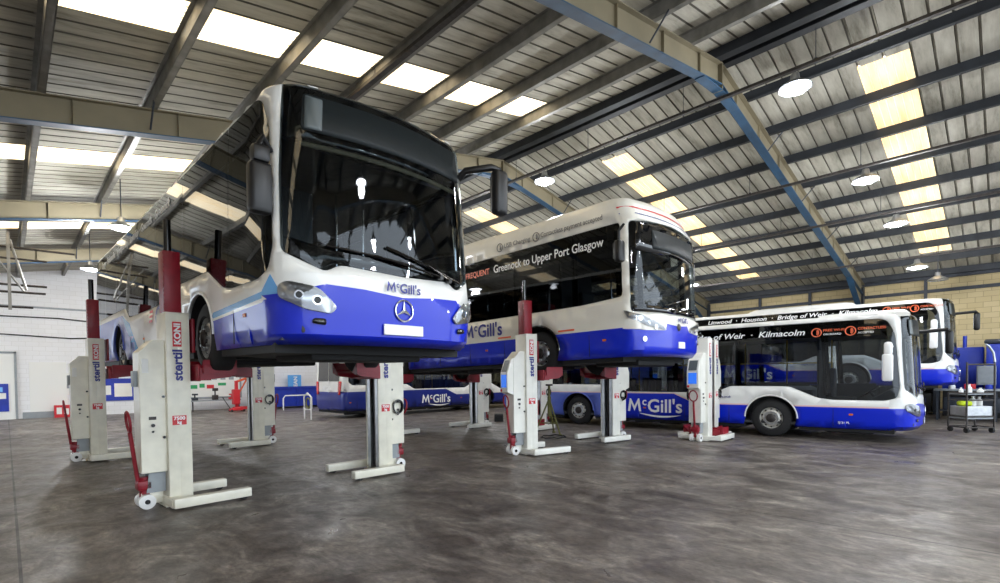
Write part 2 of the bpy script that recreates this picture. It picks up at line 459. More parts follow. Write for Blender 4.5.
def wheel_parts(root, x, y, side, steer=0, rimmat='wheelwhite', r=.48):
    """side -1 right, +1 left; y = outer face of tyre"""
    w = .285; prof = [(r*.56, .015), (r*.62, -.01), (r*.86, -.005), (r*.96, .02), (r, .055), (r, w-.055), (r*.96, w-.02), (r*.6, w), (r*.56, w-.01)]
    o = MB().lathe(prof, n=40).obj('wheel', 'rubber', root, 40)
    rim = MB(); rim.lathe([(r*.58, .012), (r*.545, .03), (r*.52, .07), (r*.49, .075), (r*.42, .035), (r*.36, .02), (r*.25, .02), (r*.24, .0)], n=36)
    rim.obj('rim', rimmat, o, 35)
    hub = MB(); hub.lathe([(r*.25, .03), (r*.23, -.03), (r*.18, -.045), (.001, -.05)], n=24)
    hub.obj('hub', 'darkmetal' if steer == 0 else rimmat, o, 35)
    nt = MB(); nt.lathe([(r*.36, .018), (r*.355, .005), (r*.29, .005), (r*.285, .018)], n=30)
    for k in range(10):
        a = 2*PI*k/10; c = (math.cos(a)*r*.325, 0, math.sin(a)*r*.325); nt.cyl((c[0], .01, c[2]), (c[0], -.025, c[2]), .02, 6)
    nt.obj('nut_ring', 'alu', o, 35)
    sl = MB()
    for k in range(10):
        a = 2*PI*(k+.5)/10; c = (math.cos(a)*r*.455, 0, math.sin(a)*r*.455); sl.cyl((c[0], .09, c[2]), (c[0], .045, c[2]), .026, 10)
    sl.obj('vent_hole', 'black', o, 35)
    if side > 0:
        o.rotation_euler = (0, 0, PI+steer); o.location = (x, y, r)
    else:
        o.rotation_euler = (0, 0, steer); o.location = (x, y, r)
    return o

def bus(label, loc, heading, pitch=0, style='star', hw=1.275, FO=2.72, WB=5.9, RO=3.3, steer=0,
        name='bus', lettering=None, cat='bus', detail=2, roofpods=(), side='A'):
    root = thing(name, label, cat, loc, 0, 'blue and white single deck buses')
    root.rotation_euler = (0, -pitch, heading); root.rotation_mode = 'XYZ'
    star = style == 'star'
    if star:
        zt = 2.97; face = [(.30, .06, .09, .06), (.40, .02, .01, .02), (.75, 0, -.01, 0), (1.0, 0, .01, 0), (1.2, .004, .035, .01), (2.0, .025, .075, .04), (2.5, .045, .105, .06), (2.86, .065, .14, .09)]
        prof = make_profile(zt, face, .12)
        rf, bow = .45, .10
    else:
        zt = 3.38; face = [(.30, .04, .10, .04), (.42, .01, .02, .01), (.8, 0, -.01, 0), (1.05, 0, .01, 0), (1.3, .004, .035, .01), (2.0, .012, .05, .03), (2.75, .025, .085, .05), (2.85, .03, .10, .06), (3.12, .09, .24, .10)]
        prof = make_profile(zt, face, .22)
        rf, bow = .30, .10
    B = Body(hw, FO, WB, RO, prof, rf, .2, bow)
    VT = prof[-1][0]
    main = 'white' if star else 'cream'
    # regions ---------------------------------------------------------------
    sgs = (-1, 1)
    polys = []; archs = []; wins = []
    for sg in sgs:
        for xc in (0, -WB):
            ra = .60
            pts = [(sg*(B.sx(xc)+ra*math.cos(t)), .50+ra*.93*math.sin(t)) for t in [PI*i/16 for i in range(17)]]
            pts = [(sg*(B.sx(xc)+ra), .30)]+pts+[(sg*(B.sx(xc)-ra), .30)]
            archs.append(pts)
    s_p = B.s1+(.60 if star else .60)*B.q      # pillar in the corner
    if star:
        scr = [(-s_p, 1.22), (-B.s1-.0, 1.03), (-.72, 1.12), (0, 1.08), (.72, 1.12), (B.s1+.0, 1.03), (s_p, 1.22), (s_p+.01, 2.0), (s_p-.01, 2.62), (s_p-.03, 2.985), (-s_p+.03, 2.985), (-s_p+.01, 2.62), (-s_p-.01, 2.0)]
        sf = s_p+.09
        fx = lambda x, sg: sg*B.sx(x)
        def swin(sg):
            return [(sg*sf, 1.28), (sg*(sf+.02), 2.0), (sg*(sf+.04), 2.5), (sg*(sf+.14), 2.78), (sg*(sf+.3), 2.85), (sg*B.sx(B.xr+.30), 2.85), (sg*B.sx(B.xr+.22), 2.80), (sg*B.sx(B.xr+.22), 1.45),
                    (sg*B.sx(B.xr+.4), 1.34), (sg*B.sx(-WB-.85), 1.34), (sg*B.sx(-WB+.9), 1.34), (sg*B.sx(-WB+1.3), 1.12), (sg*B.sx(-1.35), 1.12), (sg*B.sx(-.95), 1.30), (sg*B.sx(.45), 1.30), (sg*B.sx(1.05), 1.02), (sg*B.sx(1.35), .98), (sg*(sf+.30), .98), (sg*(sf+.08), 1.04)]
    else:
        scr = [(-s_p-.05, 1.12), (-.6, 1.14), (0, 1.12), (.6, 1.14), (s_p+.05, 1.12), (s_p+.04, 2.2), (s_p+.02, 2.80), (.5, 2.86), (0, 2.88), (-.5, 2.86), (-s_p-.02, 2.80), (-s_p-.04, 2.2)]
        sf = B.s2+.0
        def swin(sg):
            return [(sg*sf, 1.42), (sg*sf, 2.80), (sg*B.sx(B.xr+.35), 2.80), (sg*B.sx(B.xr+.25), 2.75), (sg*B.sx(B.xr+.25), 1.38), (sg*B.sx(B.xr+.35), 1.36), (sg*B.sx(1.2), 1.36)]
    screen = rpoly(scr, .07)
    wl = {sg: rpoly(swin(sg), .07) for sg in sgs}
    rearwin = [(B.s5-.85, 1.55), (B.s5+.85, 1.55), (B.s5+.85, 2.55), (B.s5-.85, 2.55)]
    # paint boundaries
    T = .84 if not star else .80
    cons = [(a, False) for a in archs]+[(screen, True), (wl[-1], True), (wl[1], True)]
    lines = []
    if star:
        frontblue = [(-B.s2-.05, T), (-s_p-.02, .80), (-B.s1+.0, .91), (-.45, .89), (0, .845), (.45, .89), (B.s1, .91), (s_p+.02, .80), (B.s2+.05, T)]
    else:
        frontblue = [(-B.s2-.05, T-.02), (-B.s1-.05, T-.06), (-.5, .80), (-.42, .93), (0, .90), (.42, .93), (.5, .80), (B.s1+.05, T-.06), (B.s2+.05, T-.02)]
    lines.append(frontblue)
    xt0, xt1 = -1.9, -2.5
    trans = []
    for sg in sgs:
        e = .2
        if side == 'B' or side == 'D':
            ln = [(sg*(B.s2+.05), T), (sg*B.sx(xt0), T), (sg*B.sx(xt1), 1.07), (sg*B.s3, 1.07), (sg*B.s5, 1.07)]
            lines.append([(sg*B.sx(-WB+1.35), .30), (sg*B.sx(-WB+1.35), 1.07)])
            ln2 = [(sg*(B.s2+.05), T+.035), (sg*B.sx(xt0), T+.035), (sg*B.sx(xt1), 1.10), (sg*B.s5, 1.10)]
            lines += [ln2]
        elif side == 'A':
            ln = [(sg*(B.s2+.05), .73), (sg*B.sx(.61), .66), (sg*B.sx(-.62), .62), (sg*B.sx(-WB+2.0), .46), (sg*B.sx(-WB+1.3), 1.0), (sg*B.sx(-WB+.5), 1.22), (sg*B.s5, 1.22)]
            lines += [[(sg*(B.s2+.05), .80), (sg*B.sx(.61), .72)], [(sg*(B.s2+.05), .84), (sg*B.sx(.61), .76)], [(sg*(B.s2+.05), .77), (sg*B.sx(.61), .69)], [(sg*(B.s2+.05), .90), (sg*B.sx(.61), .80)]]
        else:
            ln = [(sg*(B.s2+.05), T), (sg*B.s5, T)]
        lines.append(ln)
    def interp(ln, x):
        l = sorted(ln)
        if x <= l[0][0]: return l[0][1]
        for i in range(len(l)-1):
            if x <= l[i+1][0]:
                t = (x-l[i][0])/max(1e-6, l[i+1][0]-l[i][0]); return l[i][1]+(l[i+1][1]-l[i][1])*t
        return l[-1][1]
    def paint(u, v):
        w = abs(u); xs = B.s2+(B.xf-B.bow-B.rf)-w   # local x on the sides
        if w <= B.s2+.05:
            if star and side == 'A' and w > s_p-.02:
                y = interp(frontblue, -w)
                if v < interp([(-s_p-.1, .82), (-B.s2-.05, .73)], -w): return 1
                if v < interp([(-s_p-.1, .86), (-B.s2-.05, .77)], -w): return 0
                if v < interp([(-s_p-.1, .93), (-B.s2-.05, .84)], -w): return 3
                return 0
            return 1 if v < interp(frontblue, u) else 0
        if side in 'BD':
            y = interp([(-B.s5, 1.07), (-B.s3, 1.07), (-B.sx(xt1), 1.07), (-B.sx(xt0), T), (-B.s2-.05, T)], -w)
            if v < y: return 1 if xs > -WB+1.35 or side == 'D' else 2
            return 5 if v < y+.035 else 0
        if side == 'A':
            if xs > .55:
                k = (B.s2+.05, B.sx(.61)); t = (w-k[0])/(k[1]-k[0])
                if v < .73-.07*t: return 1
                if v < .77-.08*t: return 0
                if v < .84-.08*t: return 3
                return 0
            if xs > -WB+2.0: return 1 if v < .62-.16*min(1, max(0, (-.62-xs)/(WB-2.62))) else 0
            # rear: faded blue with a light blue swoosh
            y = interp([(-B.s5, 1.22), (-B.sx(-WB+.5), 1.22), (-B.sx(-WB+1.3), 1.0), (-B.sx(-WB+2.0), .46)], -w)
            if v < y: return 3 if v > y-.22 and xs > -WB+.7 else 4
            return 0
        return 1 if v < T else 0
    archpolys = archs
    holes = [screen, wl[-1], wl[1]]
    def cls(u, v):
        for a in archpolys:
            if pip((u, v), a): return None
        for h in holes:
            if pip((u, v), h): return None
        return paint(u, v)
    dom = [(-B.s5, .30), (B.s5, .30), (B.s5, VT), (-B.s5, VT)]
    # steiner grid
    us = set()
    k = 10 if detail > 1 else 6
    for i in range(k+1): us.add(B.s1*i/k)
    for i in range(k+1): us.add(B.s1+B.q*i/k)
    nL = 26
    for i in range(nL+1): us.add(B.s2+B.L*i/nL)
    for i in range(4): us.add(B.s3+B.qr*i/4)
    for i in range(5): us.add(B.s4+B.e*i/4)
    vv = [p[0] for p in prof]+[.5, .62, 1.4, 1.6, 1.8, 2.2, 2.4]
    st = []
    for u in us:
        for v in vv:
            if .31 < v < VT-.001:
                st.append((u*.9999+.00007, v)); st.append((-u*.9999-.00007, v))
    roofclosed = []
    V, F, MI = cdt_panel(dom, cons+[(l, False) for l in lines], st, cls, B.S)
    body = MB(); body.v = V; body.f = F; body.m = MI
    # roof cap
    cap = []
    for u in sorted(us): cap.append(u)
    ring = [B.S(u, VT) for u in cap]+[B.S(-u, VT) for u in cap[::-1] if u > 0]
    body.add(ring, [list(range(len(ring)))], 0)
    bmats = [main, 'blue' if side != 'D' else 'navy', 'lilac' if side != 'D' else 'navy', 'sky', 'lilac', 'peach' if side != 'D' else 'white']
    bo = body.obj('body', bmats, root, 30)
    md = bo.modifiers.new('thickness', 'SOLIDIFY'); md.thickness = .035; md.offset = -1
    # window glass ------------------------------------------------------------
    def patch(name, poly, m, off=.006, parent=root, step=.3, dense=.14, thick=.008):
        xs = [p[0] for p in poly]; ys = [p[1] for p in poly]
        stn = [(u_, v_) for u_ in sorted(set([sgx*u for u in us for sgx in (-1, 1)])) for v_ in vv if min(xs) < u_ < max(xs) and min(ys) < v_ < max(ys) and pip((u_, v_), poly)]
        V, F, MI = cdt_panel(poly, [], stn, lambda a, b: 0, B.S, off, step)
        q = MB(); q.v = V; q.f = F; q.m = MI; ob = q.obj(name, m, parent, 40)
        if thick:
            md = ob.modifiers.new('thickness', 'SOLIDIFY'); md.thickness = thick; md.offset = 1 if off > .004 else 0
        return ob
    g_side = 'light_glass' if style == 'star' and side in 'BD' else 'glass'
    patch('windscreen', screen, 'clear', .004, thick=0)
    # split the glazing into panes by vertical bars
    bars_x = [1.25, -.75, -2.45, -4.3, -6.1, -7.6] if star else [1.05, -.6, -2.3, -4.0, -5.7, -7.3]
    for sg in sgs:
        poly = wl[sg]; cut = [None]+[B.sx(x) for x in bars_x]+[None]
        for i in range(len(cut)-1):
            lo = cut[i] if cut[i] is not None else -1; hi = cut[i+1] if cut[i+1] is not None else 99
            pp = clip(poly, sg, lo, hi)
            if len(pp) > 2:
                w = patch('side_window', pp, 'door_glass' if (sg > 0 and i < 2) else g_side, .004, thick=0)
                if i == 0: w['label'] = 'driver side window' if sg < 0 else 'front side window'
        # black printed edge: top band and pillars behind the glass
        mbk = MB()
        def strip(u0, u1, v0, v1, off=-.02):
            nu = max(2, int(abs(u1-u0)/.35)+1); nv = 3
            vs = []; fs = []
            for a in range(nu+1):
                for b in range(nv+1): vs.append(B.S(sg*(u0+(u1-u0)*a/nu), v0+(v1-v0)*b/nv, off))
            for a in range(nu):
                for b in range(nv): fs.append([a*(nv+1)+b, (a+1)*(nv+1)+b, (a+1)*(nv+1)+b+1, a*(nv+1)+b+1])
            mbk.add(vs, fs)
        top = 2.85 if star else 2.80; bt = top-(.36 if star else .42)
        strip(sf+.3, B.sx(B.xr+.24), bt, top)
        zlow = 1.02 if star else 1.38
        for x in bars_x: strip(B.sx(x)-.07, B.sx(x)+.07, (1.1 if x > -1 else 1.14) if star else 1.38, top)
        strip(B.sx(B.xr+.8), B.sx(B.xr+.24), 1.4, top)
        strip(sf+.03, sf+.14, (1.3 if star else 1.45), (2.45 if star else top))
        if star: strip(B.sx(.9), B.sx(-1.3), 1.31, 1.36)
        mbk.obj('window_mask', 'gloss', root, 40)
    # rear window & lights
    rw = MB(); rw.v, rw.f, rw.m = cdt_panel(rpoly([(B.s5-.95, 1.5), (B.s5-.02, 1.5), (B.s5-.02, 2.62), (B.s5-.95, 2.62)], .06), [], [], lambda a, b: 0, B.S, .01)
    V2, F2, M2 = cdt_panel(rpoly([(-B.s5+.95, 1.5), (-B.s5+.02, 1.5), (-B.s5+.02, 2.62), (-B.s5+.95, 2.62)], .06), [], [], lambda a, b: 0, B.S, .01)
    rw.add(V2, F2); rw.obj('rear_window', 'gloss', root, 30)
    for sg in sgs:
        patch('tail_light', rpoly([(sg*(B.s4+.03), .95), (sg*(B.s4+.2), .95), (sg*(B.s4+.16), 1.5), (sg*(B.s4-.06), 1.5)], .05), 'redlamp', .012, thick=.02)
    # inside ---------------------------------------------------------------
    fl = MB(); fl.box(B.xr+.15, B.xf-.35, -B.hw+.1, B.hw-.1, .34, .40)
    for xc in (0, -WB):
        for sg in sgs:
            fl.box(xc-.62, xc+.62, min(sg*.80, sg*(B.hw-.05)), max(sg*.80, sg*(B.hw-.05)), 1.08, 1.13)
            fl.box(xc-.62, xc+.62, min(sg*.80, sg*.83), max(sg*.80, sg*.83), .40, 1.10)
    fl.box(B.xr+.3, B.xr+1.7, -B.hw+.12, B.hw-.12, .4, 1.1)
    fl.obj('cabin_floor', 'dash', root)
    ce = MB(); ce.box(B.xr+.2, B.xf-.75, -B.hw+.16, B.hw-.16, 2.52, 2.56)
    ce.obj('cabin_ceiling', 'interior', root)
    ub = MB()
    ub.box(B.xr+.12, -WB-.62, -B.hw+.1, B.hw-.1, .2, .34); ub.box(-WB+.62, -.62, -B.hw+.09, B.hw-.09, .22, .34); ub.box(.62, B.xf-.5, -B.hw+.09, B.hw-.09, .22, .34)
    ub.box(-WB-.62, -WB+.62, -.5, .5, .24, .5); ub.box(-.62, .62, -.5, .5, .24, .5)
    for xx in (0, -WB): ub.cyl((xx, -.95, .48), (xx, .95, .48), .07, 12)
    for k_ in range(5): ub.rbox(-WB+.9+k_*.85, -WB+1.5+k_*.85, -.8+.1*(k_ % 2), .8, .14, .26, .03)
    ub.rbox(1.1, 2.1, -.75, .75, .15, .26, .03)
    ub.cyl((-WB-1.6, -.4, .22), (-WB-.8, -.4, .22), .12, 12)
    for xx in (-.3, .3, -WB-.35, -WB+.35): ub.cyl((xx, -.72, .3), (xx, -.72, .62), .09, 10); ub.cyl((xx, .72, .3), (xx, .72, .62), .09, 10)
    ub.obj('underbody', ['under'], root, 40)
    ds = MB(); ds.prism([(B.xf-.95, .4), (B.xf-.16, .4), (B.xf-.2, 1.1), (B.xf-.62, 1.22), (B.xf-.95, 1.0)], -B.hw+.22, B.hw-.22, 'y')
    ds.obj('dashboard', 'dash', root, bevel=.03)
    seat = None
    sx_list = [-1.4, -2.25, -3.1, -3.95, -4.8, -6.9, -7.7, -8.3]
    for i, x in enumerate(sx_list):
        for y in (-.95, -.5, .5, .95):
            if x < B.xr+.55: continue
            if seat is None:
                s_ = MB(); s_.rbox(-.22, .22, -.21, .21, .42, .52, .03); s_.rbox(-.26, -.17, -.21, .21, .5, 1.12, .03); s_.box(-.1, .1, -.05, .05, 0, .42)
                seat = s_.obj('seat', 'seat', root); seat['label'] = 'blue patterned passenger seat'
                c = seat
            else:
                c = seat.copy(); COL.objects.link(c)
            c.location = (x, y, .4 if x > -6.5 else .75)
    s_ = MB(); s_.rbox(-.24, .24, -.24, .24, .5, .64, .05); s_.rbox(-.3, -.18, -.23, .23, .6, 1.35, .05); s_.box(-.12, .12, -.12, .12, 0, .5)
    o = s_.obj('driver_seat', 'dash', root); o.location = (B.xf-1.5, -.62, .4)
    sw = MB(); c0 = Vector((B.xf-.98, -.62, 1.16)); ax = Vector((-.55, 0, .83)); u_ = Vector((0, 1, 0)); w_ = ax.cross(u_)
    sw.tube([c0+u_*.23*math.cos(t)+w_*.23*math.sin(t) for t in [2*PI*i/24 for i in range(24)]], .016, 8, closed=True)
    sw.cyl(c0-ax*.25, c0, .03); sw.cyl(c0-u_*.23, c0+u_*.23, .014)
    sw.obj('steering_wheel', 'black', root, 40)
    cab = MB(); cab.box(B.xf-2.0, B.xf-1.95, -B.hw+.12, -.12, .4, 2.45); cab.box(B.xf-1.95, B.xf-.9, -.14, -.11, .4, 1.35)
    cab.obj('driver_cab_screen', 'dash', root)
    hr = MB()
    for x, y in ((1.1, .5), (.2, -.35), (.9, .2), (-1.0, .3), (-2.6, -.3), (-2.6, .3), (-4.3, .3), (-4.3, -.3), (-6.4, .3)): hr.cyl((x, y, .4), (x, y, 2.5), .017, 8)
    hr.cyl((1.1, .5, 1.9), (-7, .5, 1.9), .015, 8); hr.cyl((.2, -.5, 1.9), (-7, -.5, 1.9), .015, 8)
    hr.obj('handrail', 'yellow' if side in 'BD' else 'chrome', root, 40)
    # liners in the arches
    for xc in (0, -WB):
        for sg in sgs:
            li = MB(); n = 14; vs = []; fs = []
            for i in range(n+1):
                t = PI*i/n
                for y in (sg*(B.hw-.02), sg*.85): vs.append((xc+.605*math.cos(t), y, .50+.565*math.sin(t)))
            for i in range(n): fs.append([2*i, 2*i+1, 2*i+3, 2*i+2])
            li.add(vs, fs)
            li.obj('wheel_arch_liner', 'rubber', root, 40)
            lp = MB()
            lp.tube([(xc+.605*math.cos(PI*i/20), sg*(B.hw-.004), .50+.565*math.sin(PI*i/20)) for i in range(21)], .02, 6)
            lp.obj('arch_lip', 'black' if not (star and side != 'D') else (main if xc == 0 else 'lilac'), root, 60)
    # wheels
    for xc in (0, -WB):
        for sg in sgs:
            wheel_parts(root, xc, sg*(B.hw-.075), sg, steer if xc == 0 else 0, 'alu' if not star else 'wheelwhite')
    # destination display
    if star:
        dp = [(-1.08, 2.44), (1.08, 2.44), (1.06, 2.82), (-1.06, 2.82)]
        patch('destination_display', rpoly(dp, .04), 'mesh', .008, thick=.003)
        patch('display_surround', rpoly([(-s_p+.06, 2.36), (s_p-.06, 2.36), (s_p-.08, 2.96), (-s_p+.08, 2.96)], .04), 'gloss', -.03, thick=.004)
        patch('display_end_panel', rpoly([(-1.05, 2.46), (-.88, 2.46), (-.87, 2.80), (-1.04, 2.80)], .02), 'panelgrey', .014, thick=.003)
        patch('reflection_strip', rpoly([(-1.1, 2.30), (1.1, 2.30), (1.1, 2.35), (-1.1, 2.35)], .02), 'cone' if False else 'beam', -.05, thick=.01)  # reflected line under the display, put in as a solid coloured strip
        patch('screen_base_mask', rpoly([(-s_p+.03, 1.20), (-B.s1-.0, 1.05), (-.72, 1.14), (0, 1.10), (.72, 1.14), (B.s1+.0, 1.05), (s_p-.03, 1.20), (s_p-.06, 1.36), (.7, 1.26), (0, 1.24), (-.7, 1.26), (-s_p+.06, 1.36)], .03), 'gloss', -.012, thick=.004)
        mk = MB()
        for sg in sgs:
            mk.v += []
        for sg in sgs:
            patch('marker_lamp', rpoly([(sg*.92, 2.93), (sg*1.02, 2.93), (sg*1.02, 2.955), (sg*.92, 2.955)], .01), 'plate', .012, thick=.006)
    else:
        patch('display_surround', rpoly([(-s_p+.06, 2.24), (s_p-.06, 2.24), (s_p-.1, 2.78), (-s_p+.1, 2.78)], .06), 'gloss', .012, thick=.006)
        patch('destination_display', rpoly([(-.78, 2.32), (1.0, 2.32), (.98, 2.68), (-.78, 2.68)], .04), 'mesh', .02, thick=.004)
        patch('screen_base_mask', rpoly([(-s_p, 1.13), (s_p, 1.13), (s_p, 1.24), (0, 1.27), (-s_p, 1.24)], .03), 'gloss', .012, thick=.004)
    # headlights
    for sg in sgs:
        if star:
            hl = rpoly([(sg*(B.s1-.04), .61), (sg*(B.s1+.20), .64), (sg*(s_p+.04), .76), (sg*(s_p+.04), .88), (sg*(s_p-.06), .92), (sg*(B.s1+.08), .86), (sg*(B.s1-.10), .68)], .06)
            hb = patch('headlight', hl, 'alu', .012, thick=.012)
            lq = patch('lens', hl, 'lens', .035, hb, thick=0)
            for du, dv, rr_ in ((.10, .735, .05), (.26, .78, .045)):
                bl = MB()
                p = B.S(sg*(B.s1+du), dv, .012); nrm = (B.S(sg*(B.s1+du), dv, .05)-p).normalized()
                bl.cyl(p, p+nrm*.02, rr_, 18); bl.cyl(p+nrm*.02, p+nrm*.024, rr_*.7, 14, mi=1)
                bl.obj('reflector', ['chrome', 'dash'], hb, 40)
            fg = rpoly([(sg*(B.s1+.02), .49), (sg*(B.s1+.16), .51), (sg*(B.s1+.14), .56), (sg*(B.s1+.02), .56)], .03)
            patch('fog_lamp', fg, 'gloss', .01, thick=.01)
        else:
            hl = rpoly([(sg*(.50), .80), (sg*(B.s1+.08), .87), (sg*(s_p+.12), 1.02), (sg*(s_p+.18), 1.16), (sg*(B.s1+.05), 1.02), (sg*.55, .90)], .03)
            hb = patch('headlight', hl, 'alu', .012, thick=.012)
            patch('lens', hl, 'lens', .03, hb, thick=0)
            for du in (-.2, 0, .18):
                bl = MB()
                p = B.S(sg*(B.s1+du), .91+du*.3+(.03 if du > 0 else 0), .012); nrm = (B.S(sg*(B.s1+du), .91, .05)-B.S(sg*(B.s1+du), .91, .012)).normalized()
                bl.cyl(p, p+nrm*.015, .045, 14); bl.obj('reflector', ['chrome'], hb, 40)
            p = B.S(sg*(B.s1+.1), .62, .0); nrm = (B.S(sg*(B.s1+.1), .62, .05)-p).normalized()
            MB().cyl(p, p+nrm*.02, .05, 16).obj('fog_lamp', 'chrome', root, 40)
    # plate, badge, lettering on the front
    xf = lambda y, v, o=.0: B.S(max(-B.s1, min(B.s1, y)), v, o).x
    if star:
        MB().rbox(xf(.0, .55)+.005, xf(0, .55)+.02, -.26, .26, .425, .54, .004).obj('number_plate', 'plate', root)
        bd = MB(); cx = xf(0, .70)+.012
        bd.tube([(cx, .115*math.cos(2*PI*i/32), .70+.115*math.sin(2*PI*i/32)) for i in range(32)], .010, 8, closed=True)
        for k in range(3):
            a = PI/2+k*2*PI/3; e = (cx, .115*math.cos(a), .70+.115*math.sin(a)); b1 = (cx+.01, 0, .70)
            pr = Vector((0, -math.sin(a), math.cos(a)))*.02
            bd.add([Vector(b1)+Vector((0.006, 0, 0)), Vector(b1)+pr, Vector(e), Vector(b1)-pr, (cx-.01, 0, .70)], [(0, 1, 2), (0, 2, 3), (4, 2, 1), (4, 3, 2)])
        bd.obj('star_badge', 'chrome', root, 30)
        lt = MB(); mcg(lt, .105, (xf(0, 1.0)+.03, .0, .95), R_FRONT)
        lt.obj('front_lettering', 'txtblue', root)
        MB().add([B.S(u, v, .004) for u, v in ((-.62, 1.0), (.62, 1.0))]+[B.S(u, v, .004) for u, v in ((.62, .99), (-.62, .99))], [(0, 1, 2, 3)]) 
    else:
        MB().rbox(xf(.0, .55)-.01, xf(0, .55)+.02, -.0, .26, .47, .60, .004).obj('number_plate', 'plate', root)
        bd = MB(); bd.lathe([(.001, .02), (.05, .02), (.075, .0)], (xf(0, .9)+.01, 0, .88), 'x', 20)
        bd.obj('front_badge', 'darkmetal', root, 40)
        lt = MB(); mcg(lt, .10, (xf(0.1, 1.05)+.02, .2, 1.03), R_FRONT)
        lt.obj('front_lettering', 'txtblue', root)
        rs = patch('front_stripe', [(-B.s2+.05, 3.09), (B.s2-.05, 3.09), (B.s2-.05, 3.125), (-B.s2+.05, 3.125)], 'txtred', .008, thick=0)
        bs = patch('front_stripe', [(-B.s2+.05, 2.96), (B.s2-.05, 2.96), (B.s2-.05, 2.98), (-B.s2+.05, 2.98)], 'navy', .008, thick=0)
    # wipers
    def wiper(a, b, arm0):
        wp = MB(); n = 8; pts = [B.S(a[0]+(b[0]-a[0])*i/n, a[1]+(b[1]-a[1])*i/n, .035) for i in range(n+1)]
        wp.tube(pts, .014, 6)
        m_ = (a[0]+(b[0]-a[0])*.5, a[1]+(b[1]-a[1])*.5)
        pts = [B.S(arm0[0]+(m_[0]-arm0[0])*i/n, arm0[1]+(m_[1]-arm0[1])*i/n, .055) for i in range(n+1)]
        wp.tube(pts, .012, 6); p = B.S(*arm0, 0); wp.cyl(p, B.S(*arm0, .07), .03, 10); wp.obj('wiper', 'black', root, 40)
    if star: wiper((-.85, 1.30), (.15, 1.22), (.55, 1.15)); wiper((-.20, 1.38), (.90, 1.13), (.70, 1.13))
    else: wiper((-.5, 1.26), (.35, 1.45), (-.2, 1.17)); wiper((.1, 1.24), (.9, 1.3), (.75, 1.17))
    # mirrors
    for sg in sgs:
        mr = MB(); zt_ = 2.62 if star else 2.6
        if star:
            if sg < 0 and side == 'B':
                c = Vector((B.xf-.62, sg*(B.hw+.13), 2.0)); p0 = Vector((B.xf-.55, sg*(B.hw-.04), 2.2))
                mr.tube([p0, (c.x, c.y, 2.2)], .03, 8); mr.rbox(c.x-.10, c.x+.10, c.y-.09, c.y+.09, 1.42, 2.04, .05); mr.rbox(c.x-.07, c.x+.09, c.y-.08, c.y+.08, 2.0, 2.30, .06)
            elif sg < 0:
                p0 = B.S(sg*(s_p+.1), 2.22, 0); c = Vector((B.xf-.40, sg*(B.hw+.07), 1.90))
                mr.tube([p0, p0+Vector((.05, sg*.1, .1)), (c.x, c.y, 2.24), (c.x, c.y, 2.2)], .028, 8)
                mr.rbox(c.x-.08, c.x+.08, c.y-.11, c.y+.11, 1.56, 2.06, .05); mr.rbox(c.x-.06, c.x+.08, c.y-.08, c.y+.09, 2.05, 2.22, .04)
                c = c+Vector((0, 0, -.08))
            else:
                p0 = B.S(sg*(s_p-.1), 2.55, 0); f_ = .0 if side == 'A' else .38; q = Vector((B.xf+.05+f_, sg*(B.hw+.04-f_*.6), 2.66)); c = Vector((B.xf+.06+f_, sg*(B.hw+.15-f_*.6), 2.3))
                mr.tube([p0, p0+Vector((.10, sg*.03, .08)), q, (c.x, c.y, 2.66), (c.x, c.y, 2.5)], .045, 8)
                mr.rbox(c.x-.06, c.x+.10, c.y-.11, c.y+.11, 2.06, 2.64, .06)
        else:
            p0 = B.S(sg*(s_p+.2), 2.66, 0); c = Vector((B.xf-.40, sg*(B.hw+.14), 2.3))
            mr.tube([p0, (c.x+.1, c.y, 2.68), (c.x, c.y, 2.60), (c.x, c.y, 2.4)], .025, 8)
            mr.rbox(c.x-.07, c.x+.08, c.y-.10, c.y+.10, 2.02, 2.42, .05)
        m_ = mr.obj('mirror', 'plate' if (sg < 0 and side == 'B' and star) else 'satin', root, 45)
        gl = MB(); z0, z1 = (1.60, 2.02) if star and sg < 0 else ((2.12, 2.56) if star else (2.08, 2.36))
        xb = c.x-(.08 if star and sg < 0 else (.06 if star else .07))
        gl.rbox(xb-.006, xb+.002, c.y-.085, c.y+.085, z0, z1, .002); gl.obj('mirror_glass', 'chrome', m_)
    # side marker lamps and fuel flap lines
    sm = MB()
    for x in (1.7, -1.6, -3.4, -7.4):
        for sg in sgs: sm.rbox(x-.04, x+.04, sg*(B.hw)-.006, sg*(B.hw)+.006, .62, .66, .004)
    sm.obj('side_marker', 'amber', root)
    bo2 = MB()
    for sg in sgs:
        for x in (1.35, -1.0, -2.2, -3.4, -4.6, -7.1):
            bo2.box(x-.004, x+.004, sg*(B.hw-.004)-.003, sg*(B.hw-.004)+.004, .34, .96)
    bo2.obj('panel_gap', 'rubber', root)
    # roof pods
    for (x0, x1, wd, h) in roofpods:
        rp = MB(); n = 8; base = zt-.10
        secs = []
        for i, (tx, th) in enumerate(((0, .02), (.035, .55), (.08, .9), (.16, 1), (.9, 1), (.96, .75), (1, .02))):
            x = x0+(x1-x0)*tx; hh = h*th; row = []
            for k in range(13):
                a = PI*k/12; cy = math.cos(a); sy_ = math.sin(a)
                yy = wd*math.copysign(abs(cy)**.45, cy); zz = base+(hh+.10)*abs(sy_)**.45
                row.append((x, yy, zz))
            secs.append(row)
        vs = [p for r_ in secs for p in r_]; fs = []
        for i in range(len(secs)-1):
            for k in range(12): fs.append([i*13+k, i*13+k+1, (i+1)*13+k+1, (i+1)*13+k])
        fs += [list(range(13)), list(range((len(secs)-1)*13, len(secs)*13))]
        rp.add(vs, fs); rp.obj('roof_pod', main, root, 40)
